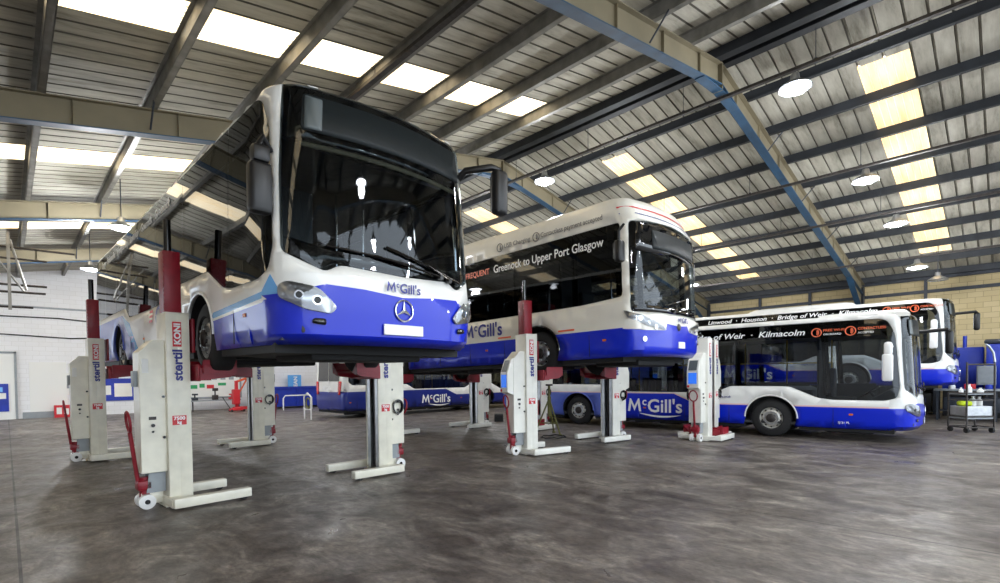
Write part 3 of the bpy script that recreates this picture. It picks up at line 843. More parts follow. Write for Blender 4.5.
    # lettering on the sides
    for (m, s_, size, x, z, al, kw) in (lettering or []):
        y = -(B.side_y(min(z+.05, 2.8))+.014); mb = MB()
        if s_ == 'MCG': mcg(mb, size, (x, y, z), R_RIGHT, kw.get('swoosh', False))
        elif s_ == 'RING':
            mb.tube([(x+size*math.cos(t), y, z+size*math.sin(t)) for t in [2*PI*i/20 for i in range(20)]], size*.13, 5, closed=True)
            mb.tube([(x+size*(.15*math.cos(t)), y, z+size*(.45*math.sin(t))) for t in [PI*i/6-PI/2 for i in range(7)]], size*.12, 5)
            mb.tube([(x+size*(.15+.3*math.cos(t)), y, z+size*(.6*math.sin(t))) for t in [PI*i/8-PI/2 for i in range(9)]], size*.10, 5)
        else:
            of, sh = kw.get('off', size*.012), kw.get('shear', 0)
            W_ = text_mesh(s_, size, of, sh); tot = W_[2]-W_[3]; k_ = kw['fit']/tot if kw.get('fit') else 1
            x0 = x-{'L': 0, 'R': tot*k_, 'C': tot*k_/2}[al]; words = s_.split(); pos = 0
            for wd_ in words:
                i_ = s_.index(wd_, pos)+len(wd_); pos = i_
                right = text_mesh(s_[:i_], size, of, sh); ww = text_mesh(wd_, size, of, sh)
                T = Matrix.Translation((x0+(right[2]-ww[2]-W_[3])*k_, y, z)) @ R_RIGHT
                wm = MB(); wm.add([T @ Vector((a*k_, b, c)) for a, b, c in ww[0]], ww[1]); wm.obj('side_lettering', m, root)
            continue
        mb.obj('side_symbol' if s_ == 'RING' else 'side_lettering', m, root)
    # rear face
    rl = MB(); mcg(rl, .17, (B.xr-.012, .1, 1.22), R_REAR, True); rl.obj('rear_lettering', 'txtwhite', root)
    return root, B

def clip(poly, sg, lo, hi):
    """keep part of a polygon with lo < sg*u < hi (sutherland-hodgman)"""
    def half(pts, f):
        out = []
        for i in range(len(pts)):
            a = pts[i-1]; b = pts[i]; fa, fb = f(a), f(b)
            if (fa >= 0) != (fb >= 0):
                t = fa/(fa-fb); out.append((a[0]+(b[0]-a[0])*t, a[1]+(b[1]-a[1])*t))
            if fb >= 0: out.append(b)
        return out
    g = .006
    p = half(poly, lambda q: sg*q[0]-lo-g) if lo > 0 else poly
    if len(p) > 2 and hi < 90: p = half(p, lambda q: hi-g-sg*q[0])
    return p
# ------------------------------------------------------------------ camera
cd = bpy.data.cameras.new('camera'); cam = bpy.data.objects.new('camera', cd); COL.objects.link(cam); scn.camera = cam
_y, _p, _r = .7787, -.0242, -.0114
_f = Vector((math.sin(_y), math.cos(_y), 0)); _rt = Vector((math.cos(_y), -math.sin(_y), 0)); _u = Vector((0, 0, 1))
_f2 = _f*math.cos(_p)+_u*math.sin(_p); _u2 = _u*math.cos(_p)-_f*math.sin(_p)
_r3 = _rt*math.cos(_r)+_u2*math.sin(_r); _u3 = _u2*math.cos(_r)-_rt*math.sin(_r)
cam.matrix_world = Matrix(((_r3.x, _u3.x, -_f2.x, 0), (_r3.y, _u3.y, -_f2.y, 0), (_r3.z, _u3.z, -_f2.z, 1.63), (0, 0, 0, 1)))
cd.sensor_width = 36; cd.lens = 36*.5008; cd.shift_y = .09695; cd.clip_end = 300

# ------------------------------------------------------------------ building
XR, TP, ZR = 10.88, math.tan(.188), 8.17          # ridge, slope, underside of purlins at the ridge
XE, XW, YN, YF = 26.0, -6.0, -6.0, 30.5
def zu(x): return ZR-TP*abs(x-XR)                  # underside of purlins
def zs(x): return zu(x)+.24                        # underside of sheeting
fl = MB(); fl.box(XW-14, XE+.2, YN-14, YF+.2, -.2, 0); struct(fl.obj('floor', 'floor'))
# roof sheeting with trapezoid ribs; rooflights are their own sheets
STR = [(1.42, 2.28), (7.75, 8.60), (14.0, 14.95), (20.8, 21.7), (27.2, 28.1)]
def ribs(y0, y1, p=.33):
    pts = []; n = max(1, round((y1-y0)/p)); q = (y1-y0)/n
    for i in range(n):
        a = y0+i*q; pts += [(a, 0), (a+q*.86, 0), (a+q*.90, .035), (a+q*.96, .035)]
    pts.append((y1, 0)); return pts
def sheet(mb, x0, x1, y0, y1, p=.33, seam=True):
    pts = ribs(y0, y1, p)
    vs = []; 
    for x in (x0, x1): vs += [(x, y, zs(x)+h) for y, h in pts]
    for x in (x0, x1): vs += [(x, y, zs(x)+h+.012) for y, h in pts]
    n = len(pts); fs = []; mi = []
    for i in range(n-1):
        fs.append([i, i+1, n+i+1, n+i]); fs.append([2*n+i, 3*n+i, 3*n+i+1, 2*n+i+1]); mi += [1 if seam and i % 4 in (1, 3) else 0]*2
    mb.add(vs, fs, mi)
ys = [YN-.1]+[v for s_ in sorted(STR) for v in s_]+[YF+.1]
roof = MB()
for (a, b) in ((XW-.3, XR), (XR, XE+.3)):
    for i in range(0, len(ys), 2): sheet(roof, a, b, ys[i], ys[i+1])
for y0, y1 in STR:      # opaque ends of the rooflight rows
    sheet(roof, XW-.3, -5.2, y0, y1, .43); sheet(roof, 9.75, XR, y0, y1, .43); sheet(roof, XR, 12.9, y0, y1, .43); sheet(roof, 23.9, XE+.3, y0, y1, .43)
struct(roof.obj('ceiling', ['roof', 'seam']))
wn = 0
for y0, y1 in sorted(STR):
    for a, b in ((-5.2, 9.75), (12.9, 23.9)):
        wn += 1; w = MB(); sheet(w, a, b, y0, y1, .14, False); struct(w.obj('window_%d' % wn, 'skylight' if a < 0 else 'skylight_r'))
tn = 0
def trim(mb, m, **k):
    global tn
    tn += 1; o = mb.obj('trim_%d' % tn, m, **k); return struct(o)
# purlins (cold rolled Z sections)
def zsec(mb, x, y0, y1, h=.2, w=.07, flip=1, top=None):
    z1 = (zs(x) if top is None else top); z0 = z1-h; t = .012
    P = [(x-t/2, z0), (x+w*flip, z0), (x+w*flip, z0+.012), (x+t/2*flip, z0+.012), (x+t/2*flip, z1-.012), (x-t/2, z1-.012)]
    mb.box(x-.006, x+.006, y0, y1, z0, z1); mb.box(min(x, x+w*flip), max(x, x+w*flip), y0, y1, z0, z0+.012)
    mb.box(min(x, x-w*flip), max(x, x-w*flip), y0, y1, z1-.012, z1); mb.box(x+w*flip-.006, x+w*flip+.006, y0, y1, z0, z0+.035)
k = -11
while XR+1.487*k < XE:
    x = XR+1.487*k
    if x > XW+.1 and k != 0:
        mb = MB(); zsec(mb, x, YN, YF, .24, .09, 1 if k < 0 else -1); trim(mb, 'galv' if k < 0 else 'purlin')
    k += 1
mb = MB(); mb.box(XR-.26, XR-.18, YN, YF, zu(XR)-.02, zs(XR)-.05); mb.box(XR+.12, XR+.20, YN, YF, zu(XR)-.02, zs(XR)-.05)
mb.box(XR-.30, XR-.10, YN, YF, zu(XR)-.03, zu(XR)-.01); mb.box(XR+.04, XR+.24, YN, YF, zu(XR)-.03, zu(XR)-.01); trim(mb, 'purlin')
# portal rafters
RY = [-2.2, 4.36, 10.86, 17.5, 24.1]
def rafter(yc, last=False):
    D = .46
    for (a, b) in ((XW, XR), (XR, XE)):
        mb = MB()
        def bar(y0, y1, o0, o1, mi=0, hz=False):
            # o: offsets below the purlin underside
            def ex(x): return 0
            vs = []
            for x in (a, b):
                vs += [(x, y0, zu(x)-o1), (x, y1, zu(x)-o1), (x, y1, zu(x)-o0), (x, y0, zu(x)-o0)]
            mb.add(vs, [(0,1,2,3),(7,6,5,4),(0,4,5,1),(1,5,6,2),(2,6,7,3),(3,7,4,0)], mi)
        bar(yc-.10, yc+.10, .0, .018, 0); bar(yc-.10, yc+.10, D-.018, D, 1)
        bar(yc-.007, yc+.007, .018, D-.018, 0)
        x = a+.9
        while x < b-.2:                                    # web stiffener lines
            mb.box(x-.006, x+.006, yc-.06, yc+.06, zu(x)-D+.03, zu(x)-.02, 0); x += 1.5
        # haunch near the ridge / eaves
        if b == XE:
            vs = []
            for y in (yc-.007, yc+.007): vs += [(XE-.3, y, zu(XE-.3)-D), (XE-2.6, y, zu(XE-2.6)-D), (XE-.3, y, zu(XE-.3)-D-.75)]
            mb.add(vs, [(0,1,2),(5,4,3),(0,3,4,1),(1,4,5,2),(2,5,3,0)], 0)
            vs = []
            for x, dz in ((XE-2.6, D), (XE-.3, D+.75)): vs += [(x, yc-.1, zu(x)-dz), (x, yc+.1, zu(x)-dz), (x, yc+.1, zu(x)-dz-.018), (x, yc-.1, zu(x)-dz-.018)]
            mb.add(vs, [(0,1,2,3),(7,6,5,4),(0,4,5,1),(1,5,6,2),(2,6,7,3),(3,7,4,0)], 1)
        trim(mb, ['beam', 'beamblue'])
    mb = MB()
    for sgn in (-1, 1):
        vs = []
        for y in (yc-.007, yc+.007): vs += [(XR, y, zu(XR)-D), (XR+sgn*.9, y, zu(XR+.9)-D), (XR, y, zu(XR)-D-.10)]
        mb.add(vs, [(0,1,2),(5,4,3),(0,3,4,1),(1,4,5,2),(2,5,3,0)], 0)
    vs = []
    for x, z in ((XR-.9, zu(XR+.9)-D), (XR, zu(XR)-D-.10), (XR+.9, zu(XR+.9)-D)): vs += [(x, yc-.1, z), (x, yc+.1, z), (x, yc+.1, z-.018), (x, yc-.1, z-.018)]
    mb.add(vs, [(0,4,5,1),(1,5,6,2),(2,6,7,3),(3,7,4,0),(4,8,9,5),(5,9,10,6),(6,10,11,7),(7,11,8,4),(0,1,2,3),(8,11,10,9)], 1)
    mb.box(XR-.012, XR+.012, yc-.1, yc+.1, zu(XR)-D-.12, zu(XR), 0)
    k = -10
    while k < 11:                                        # diagonal flange stays
        if k % 2 == 0 and k:
            x = XR+1.487*k
            if XW < x < XE-1: mb.cyl((x, yc-.05, zu(x)-D+.10), (x, yc-.40, zu(x)+.02), .016, 6, mi=2)
        k += 1
    trim(mb, ['beam', 'beamblue', 'steeldark'])
    mb = MB()
    for y0, y1 in ((yc-.1, yc-.085), (yc+.085, yc+.1)): mb.box(XE-.42, XE-.12, y0, y1, 0, zu(XE)-.1)
    mb.box(XE-.28, XE-.265, yc-.09, yc+.09, 0, zu(XE)-.1); trim(mb, 'steeldark')
for y in RY: rafter(y)
# walls
zE = zs(XE)
w = MB(); w.box(XE, XE+.2, YN, YF, 0, zE+.05); struct(w.obj('wall_right', 'block_cream'))
w = MB(); w.prism([(XW, 0), (XE, 0), (XE, zs(XE)), (XR, zs(XR)), (XW, zs(XW))], YF, YF+.2, 'y'); struct(w.obj('wall_back', 'block_white'))
w = MB()                                              # left wall with tall vehicle doorways standing open
zl = zs(XW)+.02
for y0, y1 in ((YN, 18.0), (29.5, YF)): w.box(XW-.2, XW, y0, y1, 0, zl)
for y0, y1 in ((18.0, 29.5),): w.box(XW-.2, XW, y0, y1, 4.9, zl)
struct(w.obj('wall_left', 'block_white'))
# side rails and posts on the right wall
mb = MB(); mb.box(XE-.10, XE, YN, YF, 4.72, 4.84); trim(mb, 'steeldark')
mb = MB(); mb.box(XE-.14, XE, YN, YF, zE-.30, zE-.12); trim(mb, 'steeldark')
for y in (2.3, 6.3, 8.4, 13.0, 15.2, 19.6): 
    mb = MB(); mb.box(XE-.12, XE-.001, y-.05, y+.05, 0, zE-.1); trim(mb, 'steeldark')
# gable dressing: cladding line, dado, doors
mb = MB(); mb.box(XW, XE, YF-.03, YF-.001, 4.9, 4.98); trim(mb, 'greypaint')
mb = MB(); mb.box(.5, 3.0, YF-.05, YF-.001, .0, .28); o = trim(mb, 'greypaint'); 
d = MB(); d.box(-2.2, .30, YF-.05, YF-.001, 0, 2.85); d = d.obj('door_1', 'paper'); struct(d)
for nm, b_ in (('door_frame', (.28, .36, YF-.09, YF, 0, 2.95)), ('door_frame', (-2.2, .36, YF-.09, YF, 2.87, 2.95))):
    MB().box(*b_).obj(nm, 'greypaint', d)
d = MB(); d.box(.75, 2.0, YF-.05, YF-.001, .28, 2.5); struct(d.obj('door_2', 'paper'))

# ------------------------------------------------------------------ world and lamps
wd = bpy.data.worlds.new('world'); scn.world = wd; wd.use_nodes = True
wn_ = wd.node_tree.nodes; bg = wn_['Background']; bg.inputs[0].default_value = (.80, .90, 1, 1); bg.inputs[1].default_value = WORLD_E

def lamp(x, y, drop, label, on=True, power=90, top=None):
    top = top if top is not None else {11.05: .62, 15.2: .64, 18.0: .66, 21.7: .66}.get(x)
    rod = drop+.235 if top is None else drop-top-.05
    z = zu(x)-drop
    t = thing('high_bay_lamp', label, 'lamp', (x, y, z), 0, 'round high bay lamps')
    h = MB(); h.lathe([(.02, .28), (.07, .27), (.09, .15), (.12, .13), (.28, .03), (.30, .0), (.285, .0), (.12, .12), (.001, .13)], (0,0,0), 'z', 32); h.obj('lamp_shade', 'alu', t, 35)
    if on:
        e = MB(); e.lathe([(.255, .014), (.18, -.004), (.001, -.01)], (0,0,0), 'z', 24); e.obj('lens', 'lampglow', t, 35)
    else:
        e = MB(); e.lathe([(.255, .014), (.18, -.004), (.001, -.01)], (0,0,0), 'z', 24); e.obj('lens', 'plate', t, 35)
    g = MB(); g.tube([(.285*math.cos(a), .285*math.sin(a), -.01) for a in [2*PI*i/28 for i in range(28)]], .009, 6, closed=True)
    for a in (0, PI/2): g.tube([(.28*math.cos(a)*q, .28*math.sin(a)*q, -.016-.03*(1-q*q)) for q in (-1, -.5, 0, .5, 1)], .005, 5)
    g.obj('lamp_guard', 'chrome', t, 40)
    c = MB(); c.cyl((0, 0, .28), (0, 0, max(rod, .30)), .012, 6); c.obj('suspension_rod', 'steeldark', t)
    if on:
        ld = bpy.data.lights.new('lamp_light', 'POINT'); ld.energy = power*LAMP_K; ld.color = (.95, .97, 1); ld.shadow_soft_size = .16
        lo = bpy.data.objects.new('lamp_light', ld); COL.objects.link(lo); lo.parent = t; lo.location = (0, 0, -.20)
    return t
lamp(11.05, 2.95, .98, 'brightest and nearest round high bay lamp, hanging by the roof ridge')
lamp(15.2, 2.50, 1.0, 'lit round high bay lamp, second from the ridge in the sloping row')
lamp(18.0, 2.25, 1.02, 'lit round high bay lamp in the middle of the row down the right slope')
lamp(21.7, 2.15, 1.02, 'lit round high bay lamp low over the raised far bus, beside an unlit one')
lamp(23.4, 1.75, .95, 'unlit dull bell-shaped high bay lamp nearest the cream wall', on=False)
k = 0
for x, dr in ((2.2, 1.0), (6.5, 1.0), (11.05, .98), (15.2, 1.0), (20.5, 1.0)):
    for y in (-4.0, 9.3, 15.9, 22.5):
        if (x, y) == (2.2, 9.3) or (x, y) == (6.5, 9.3): continue
        lamp(x, y, dr, power=(230 if (x < 3 and y > 15) else 90), label='round high bay lamp hidden behind the buses or out of the picture')
lamp(4.2, .2, .9, 'round high bay lamp outside the picture, reflected in the windscreen of the raised bus', power=60)

def conduit(x, drop, label, y0=YN, y1=YF, r=.028):
    t = thing('lighting_conduit', label, 'conduit', (x, 0, zu(x)-drop), 0, 'conduits hung under the roof')
    m = MB(); m.box(-r*1.6, r*1.6, y0, y1, -r, r); m.obj('trunking', 'darkmetal', t)
    y = -5.2
    while y < y1:
        h = MB(); h.cyl((0, y, 0), (0, y, drop+.02), .007, 5); h.cyl((0, y, -.03), (0, y, .06), .03, 8); h.obj('hanger', 'steeldark', t); y += 2.6
    return t
conduit(11.05, .62, 'thin conduit run passing under the ridge above the brightest lamp')
conduit(15.2, .64, 'thin conduit run carrying the second lamp down the right slope')
conduit(18.0, .66, 'thin conduit run over the middle of the right slope')
conduit(21.7, .66, 'thin conduit run lowest on the right slope near the cream wall')
conduit(4.72, .15, 'twin-looking dark conduit tight under the left slope behind the nearest bus roof', r=.03)

# suspended pipes at the upper left
t = thing('suspended_pipe_rack', 'rusty grey pipe rack hanging under the roof at far left', 'pipework', (0, 22, 4.0))
m = MB()
for (x0, x1, z, y) in ((-.4, 1.75, 1.85, 0), (-.4, 1.05, 1.5, 0), (-.4, 1.05, .72, .3), (-.4, 1.0, .45, 0), (-.4, .7, -.0, .2)): m.cyl((x0, y, z), (x1, y, z+.02), .035, 8)
m.obj('pipe', 'darkmetal', t, 40)
m = MB(); m.box(.12, .20, -.04, .04, -.1, 2.34); m.cyl((.2, 0, 2.1), (.55, 0, .55), .04, 6); m.cyl((-.3, .05, 1.8), (.5, .1, .5), .03, 6); m.obj('bracket', 'galv', t)
for (nm, pts, lab) in (('cable_tray', [(-4, YF-.031, 4.45), (1.8, YF-.031, 4.5), (4.6, YF-.031, 4.3), (9, YF-.031, 4.35)], 'grey cable run across the white end wall near the top'),
                   ('hanging_cable', [(-4, YF-.031, 3.75), (0, YF-.031, 3.7), (2.2, YF-.031, 3.6), (3.4, YF-.031, 3.68), (6, YF-.031, 3.7)], 'thin dark cable sagging across the white end wall')):
    m = MB(); m.tube(pts, .03, 6); tag(m.obj(nm, 'darkmetal'), lab, 'cable')

# ------------------------------------------------------------------ buses
BL = []
side_txt3 = [('txtwhite', 'Linwood  \u00b7  Houston  \u00b7  Bridge of Weir  \u00b7  Kilmacolm', .205, .76, 2.56, 'R', dict(shear=.25, off=.003, fit=5.3)),
             ('txtorange', 'RING', .10, 1.0, 2.60, 'L', {}), ('txtorange', 'FREE WI-FI', .08, 1.14, 2.62, 'L', dict(fit=.42)), ('txtwhite', 'ON BOARD', .06, 1.14, 2.53, 'L', dict(fit=.36)),
             ('txtorange', 'RING', .10, 1.68, 2.60, 'L', {}), ('txtorange', 'CONTACTLESS', .08, 1.82, 2.62, 'L', dict(fit=.52)), ('txtwhite', 'ACCEPTED', .06, 1.82, 2.53, 'L', dict(fit=.30)),
             ('txtwhite', 'MCG', .39, -3.1, .72, 'C', dict(swoosh=True)), ('txtblue', 'mcgills.co.uk', .08, -.95, .99, 'R', dict(shear=.2)),
             ('txtwhite', 'SJ 21 PL', .07, 1.45, .42, 'L', {})]
bus('blue and white bus nearest the camera, raised high, big black windscreen facing us', (3.15, 7.57, 1.704), -1.556, -.011, 'star', hw=1.31, FO=2.80, WB=5.95, RO=3.35, side='A',
    lettering=[('txtwhite', 'Largs \u00b7 Skelmorlie \u00b7 Wemyss Bay \u00b7 Inverkip \u00b7 Gourock \u00b7 Greenock', .2, -1.5, 2.58, 'R', dict(shear=.2, fit=6.6)),
               ('txtblue', 'Clyde', .44, -1.75, .80, 'C', dict(fit=1.25, shear=.1)), ('txtred', '\u2261', .45, -2.7, .82, 'C', dict(shear=.4))])
bus('raised electric bus in the middle with route names in white along its side', (9.47, 7.1, 1.63), math.radians(-90.2), .016, 'electric', hw=1.31, FO=2.55, WB=5.5, RO=3.1, side='C', roofpods=((-6.8, -1.2, 1.05, .10),),
    lettering=[('txtorange', 'FREQUENT', .19, -2.30, 2.44, 'L', dict(fit=.85)), ('txtwhite', 'Greenock to Upper Port Glasgow', .25, -1.30, 2.43, 'L', dict(fit=3.02, off=.002)),
               ('txtgrey', 'USB Charging', .14, -.95, 2.94, 'L', dict(fit=.80)), ('txtgrey', 'Contactless payment accepted', .14, .15, 2.94, 'L', dict(fit=1.55)),
               ('txtgrey', 'RING', .09, .02, 2.98, 'L', {}), ('txtgrey', 'RING', .09, -1.09, 2.98, 'L', {}),
               ('txtblue', 'MCG', .31, -1.72, 1.13, 'C', {}), ('txtorange', '\u2014', .5, -3.35, .74, 'C', {}), ('txtorange', '\u2014', .4, -.98, .80, 'C', {}), ('txtorange', '\u2014', .4, .8, .80, 'C', {})])
bus('blue and white bus standing on the floor at right with village names above windows', (15.2, 4.37, 0), -1.487, 0, 'star', FO=3.0, WB=5.75, RO=3.3, side='B', lettering=side_txt3, roofpods=((.95, 2.75, 1.14, .10),))
side_txt4 = [(a, b, c, d, e+.09 if e > 2 else e, f, g) for a, b, c, d, e, f, g in side_txt3]
bus('blue and white bus raised behind the parked one, close to the cream wall', (21.2, 3.82, .90), -1.487, 0, 'star', FO=2.75, WB=5.9, RO=3.3, side='B', lettering=side_txt4, roofpods=((-3.2, .2, 1.1, .16),))
bus('dark blue bus parked crosswise far behind the lifts, rear end to the left', (17.2, 19.75, 0), 0.0, 0, 'star', FO=2.7, WB=5.6, RO=2.1, side='D', lettering=[('txtwhite', 'MCG', .38, -3.1, .66, 'C', dict(swoosh=True))])

# ------------------------------------------------------------------ mobile column lifts
def lift_proto(h, cream, mast=.85):
    """h: height of the fork; +x towards the vehicle"""
    P = 'liftcream' if cream else 'liftwhite'
    t = thing('column_lift', None, None)
    b = MB()
    for s_ in (-1, 1): b.rbox(-.14, .78, s_*.46-.065, s_*.46+.065, .03, .15, .012)
    b.rbox(-.15, .02, -.46, .46, .03, .13, .01); b.box(-.16, .2, -.24, .24, .012, .035)
    b.rbox(-.38, -.14, -.045, -.02, .05, .20, .008); b.rbox(-.38, -.14, .02, .045, .05, .20, .008)
    b.obj('base_frame', P, t, 40)
    for s_ in (-1, 1):
        c = MB(); c.cyl((.68, s_*.46-.06, .045), (.68, s_*.46+.06, .045), .045, 14); c.box(.66, .72, s_*.46-.02, s_*.46+.02, .04, .09); c.obj('castor', 'rubber', t, 40)
    CY = .21; c = MB(); c.rbox(-.11, .03, -CY, CY, .03, 2.50, .012); c.rbox(.01, .16, -CY, -CY+.03, .03, 2.50, .008); c.rbox(.01, .16, CY-.03, CY, .03, 2.50, .008); c.rbox(-.11, .16, -CY, CY, 2.48, 2.50, .004); c.obj('column', P, t, 40)
    r = MB()
    for s_ in (-1, 1):
        r.box(.03, .15, s_*.125-.045, s_*.125+.045, .06, 2.44)
    r.obj('guide_rail', 'alu', t); q = MB(); q.box(.031, .05, -.075, .075, .08, 2.42); q.cyl((.09, 0, .08), (.09, 0, 2.42), .03, 10); q.obj('lifting_screw', 'darkmetal', t)
    cb = MB(); cb.prism([(-.39, .46), (-.11, .46), (-.11, 2.14), (-.24, 2.14), (-.39, 1.98)], -.15, .15, 'y')
    cb.obj('motor_cabinet', P, t, bevel=.008)
    cp = MB()
    cp.rbox(-.30, -.22, -.155, -.149, 1.13, 1.17, .002); cp.obj('name_badge', 'darkmetal', t)
    kb = MB()
    for s_ in (-1, 1):
        kb.cyl((-.26, s_*.15, 1.06), (-.26, s_*.175, 1.06), .022, 12); kb.cyl((-.26, s_*.15, .98), (-.26, s_*.165, .98), .014, 10)
        kb.cyl((-.14, s_*.15, 1.42), (-.14, s_*.17, 1.42), .018, 8); kb.cyl((-.14, s_*.15, .90), (-.14, s_*.17, .90), .018, 8)
    kb.obj('knob', 'black', t, 40)
    if not cream:
        co = MB(); co.prism([(-.53, 1.30), (-.385, 1.24), (-.385, 2.0), (-.43, 1.98), (-.53, 1.70)], -.14, .14, 'y'); co = co.obj('control_box', 'liftwhite', t, bevel=.01)
        sc = MB(); sc.box(-.536, -.53, -.10, .10, 1.40, 1.66); sc.obj('screen', 'screen', co)
        sc = MB(); sc.add([(-.532, -.1, 1.72), (-.532, .1, 1.72), (-.444, .1, 1.955), (-.444, -.1, 1.955)], [(0, 1, 2, 3)]); sc.obj('vent_panel', 'panelgrey', co)
        sc = MB(); sc.cyl((-.54, .10, 1.34), (-.52, .10, 1.34), .03, 12); sc.obj('stop_button', 'txtred', co, 40)
    else:
        co = MB(); co.rbox(-.43, -.385, -.08, .08, 1.55, 1.75, .01); co.obj('control_box', 'greypaint', t, 40)
        sc = MB(); sc.rbox(-.36, -.29, -.156, -.149, 1.72, 1.90, .002); sc.obj('cabinet_notice', 'paper', t)
    # pallet truck gear
    pu = MB(); pu.cyl((-.33, 0, .12), (-.33, 0, .40), .06, 14); pu.rbox(-.42, -.26, -.09, .09, .24, .36, .02); pu.box(-.37, -.29, -.05, .05, .1, .22); pu.obj('hydraulic_pump', 'liftred', t, 40)
    for s_ in (-1, 1):
        w_ = MB(); w_.cyl((-.33, s_*.09-.035, .095), (-.33, s_*.09+.035, .095), .092, 22); w_.cyl((-.33, s_*.09-.04, .095), (-.33, s_*.09+.04, .095), .03, 12, mi=1); w_.obj('steering_wheel', ['plate', 'black'], t, 40)
    hd = MB(); A = Vector((-.40, 0, .34)); Bv = Vector((-.47, 0, .98)); hd.tube([A, Bv], .024, 8)
    d = (Bv-A).normalized(); loop = [Bv]
    for i in range(1, 12):
        a = PI*i/12*2-PI; loop.append(Bv+d*(.13-.13*math.cos(PI*i/6))*1.0+Vector((0, .10*math.sin(PI*i/6), 0)))
    hd.tube(loop+[Bv], .016, 8); hd.obj('pull_handle', 'liftred', t, 40)
    br = MB(); br.prism([(-.33, .20), (-.12, .20), (-.12, .46), (-.30, .46)], -.09, -.075, 'y'); br.prism([(-.33, .20), (-.12, .20), (-.12, .46), (-.30, .46)], .075, .09, 'y'); br.cyl((-.24, 0, .15), (-.24, 0, .5), .035, 10); br.obj('bracket', 'greypaint', t, 40)
    # mast and fork
    if mast > .2:
        ma = MB(); ma.rbox(-.09, .10, -.12, .12, 2.50, 2.50+mast, .008)
        n = int(mast/.06)
        for i in range(n): ma.box(-.098, -.09, -.12, -.09, 2.53+i*.06, 2.555+i*.06)
        ma = ma.obj('mast', 'liftred', t, 40)
        mt = MB(); mt.cyl((-.01, 0, 2.5+mast), (-.01, 0, 2.5+mast+.42), .045, 14); mt.obj('ram', 'black', ma, 40)
    fk = MB(); fk.rbox(.20, .24, -.36, .36, h-.08, h+.14, .01); fk.rbox(.20, .24, -.16, .16, h+.3, h+.75, .01)
    for s_ in (-1, 1):
        fk.prism([(.22, h-.07), (.58, h-.03), (.64, h+.0), (.64, h+.08), (.22, h+.09)], s_*.34-.05, s_*.34+.05, 'y')
        fk.prism([(s_*.25, h+.02), (s_*.42, h+.02), (s_*.42, h+.20)] if s_ > 0 else [(-.42, h+.20), (-.42, h+.02), (-.25, h+.02)], .25, .66, 'x')
    fk.box(.22, .36, -.36, .36, h-.07, h-.04)
    fk.obj('wheel_fork', 'liftred', t, 40)
    # signs
    def lettering():
        for s_, R in ((-1, R_RIGHT), (1, R_LEFT)):
            y = s_*.212
            rot = R @ Matrix.Rotation(PI/2, 4, 'Z')
            k = MB(); k.box(-.035, .065, min(y, y+s_*.003), max(y, y+s_*.003), 2.06, 2.38); pl = k.obj('sign_plate', 'signred', t)
            k = MB(); put_text(k, 'KONI', .10, (.052 if s_ < 0 else -.022, y+s_*.005, 2.085), rot, 'L', .004, fit=.27); k.obj('sign_lettering', 'txtwhite', pl)
            k = MB(); put_text(k, 'stertil', .15, (.065 if s_ < 0 else -.035, y+s_*.003, 1.62), rot, 'L', .005, fit=.40); k.obj('side_lettering', 'txtblue', t)
            k = MB(); k.box(-.06, .10, min(y, y+s_*.003), max(y, y+s_*.003), 1.05, 1.17); pl = k.obj('capacity_sign', 'signred', t)
            k = MB(); put_text(k, '7500', .062, (.02, y+s_*.005, 1.115), R, 'C', .002, fit=.13); put_text(k, 'kg', .055, (.02, y+s_*.005, 1.065), R, 'C', .002); k.obj('sign_lettering', 'txtwhite', pl)
    lettering()
    cl = MB()
    for i in range(3): cl.tube([(-.24+(.085+.006*i)*math.cos(a), .175+.018*i, 1.12+(.105+.006*i)*math.sin(a)) for a in [2*PI*j/22 for j in range(22)]], .012, 6, closed=True)
    cl.cyl((-.24, .15, 1.2), (-.24, .24, 1.2), .02, 8); cl.obj('cable_coil', 'black', t, 40)
    return t
protos = {}
def lift(label, x, y, ang, h, cream=True, mast=.85):
    key = (round(h, 2), cream, mast)
    if key in protos: t = copy_tree(protos[key])
    else: t = lift_proto(h, cream, mast); protos[key] = t
    t.location = (x, y, 0); t.rotation_euler = (0, 0, math.radians(ang)); tag(t, label, 'vehicle lift', 'mobile column lifts'); return t
lift('nearest cream column lift with red mast, at the near bus front wheel, far left side', 1.56, 7.74, 3, 1.69, mast=.80)
lift('cream column lift farthest left, red mast raised beside the rear wheel of the nearest bus', 1.31, 13.3, 0, 1.75, mast=.80)
lift('cream column lift under the front of the nearest bus, steel guide rails facing left', 4.66, 7.72, 180, 1.69, mast=.80)
lift('cream column lift standing between the two left lifts and the blue skip', 4.46, 13.2, 180, 1.75, mast=.80)
lift('white column lift with blue screen and red mast beside the electric bus wheel', 7.78, 7.12, -14, 1.61, False, .70)
lift('white column lift under the electric bus front, guide rails facing left, before large wordmark', 10.93, 7.07, 170, 1.61, False, .70)
lift('white column lift mostly hidden behind the one under the nearest bus front', 7.72, 12.45, 0, 1.52, False, .70)
lift('white column lift standing behind the electric bus side near the far bus wheel', 10.98, 12.2, 180, 1.52, False, .70)
lift('lowered white lift with blue screen, the front one of the pair before the parked bus', 12.15, 5.28, 2, .12, False, 0)
lift('lowered white lift behind its twin, close against the parked bus', 13.12, 5.5, 184, .12, False, 0)
lift('unused white lift with red carriage seen behind the tripod stand', 11.75, 10.2, 182, .14, False, 0)
lift('white lift under the raised far bus, almost hidden by the parked bus', 19.58, 4.1, 5, .87, False, .1)
lift('white lift at the far rear wheel of the raised bus by the cream wall', 19.1, 10.0, 5, .87, False, .1)

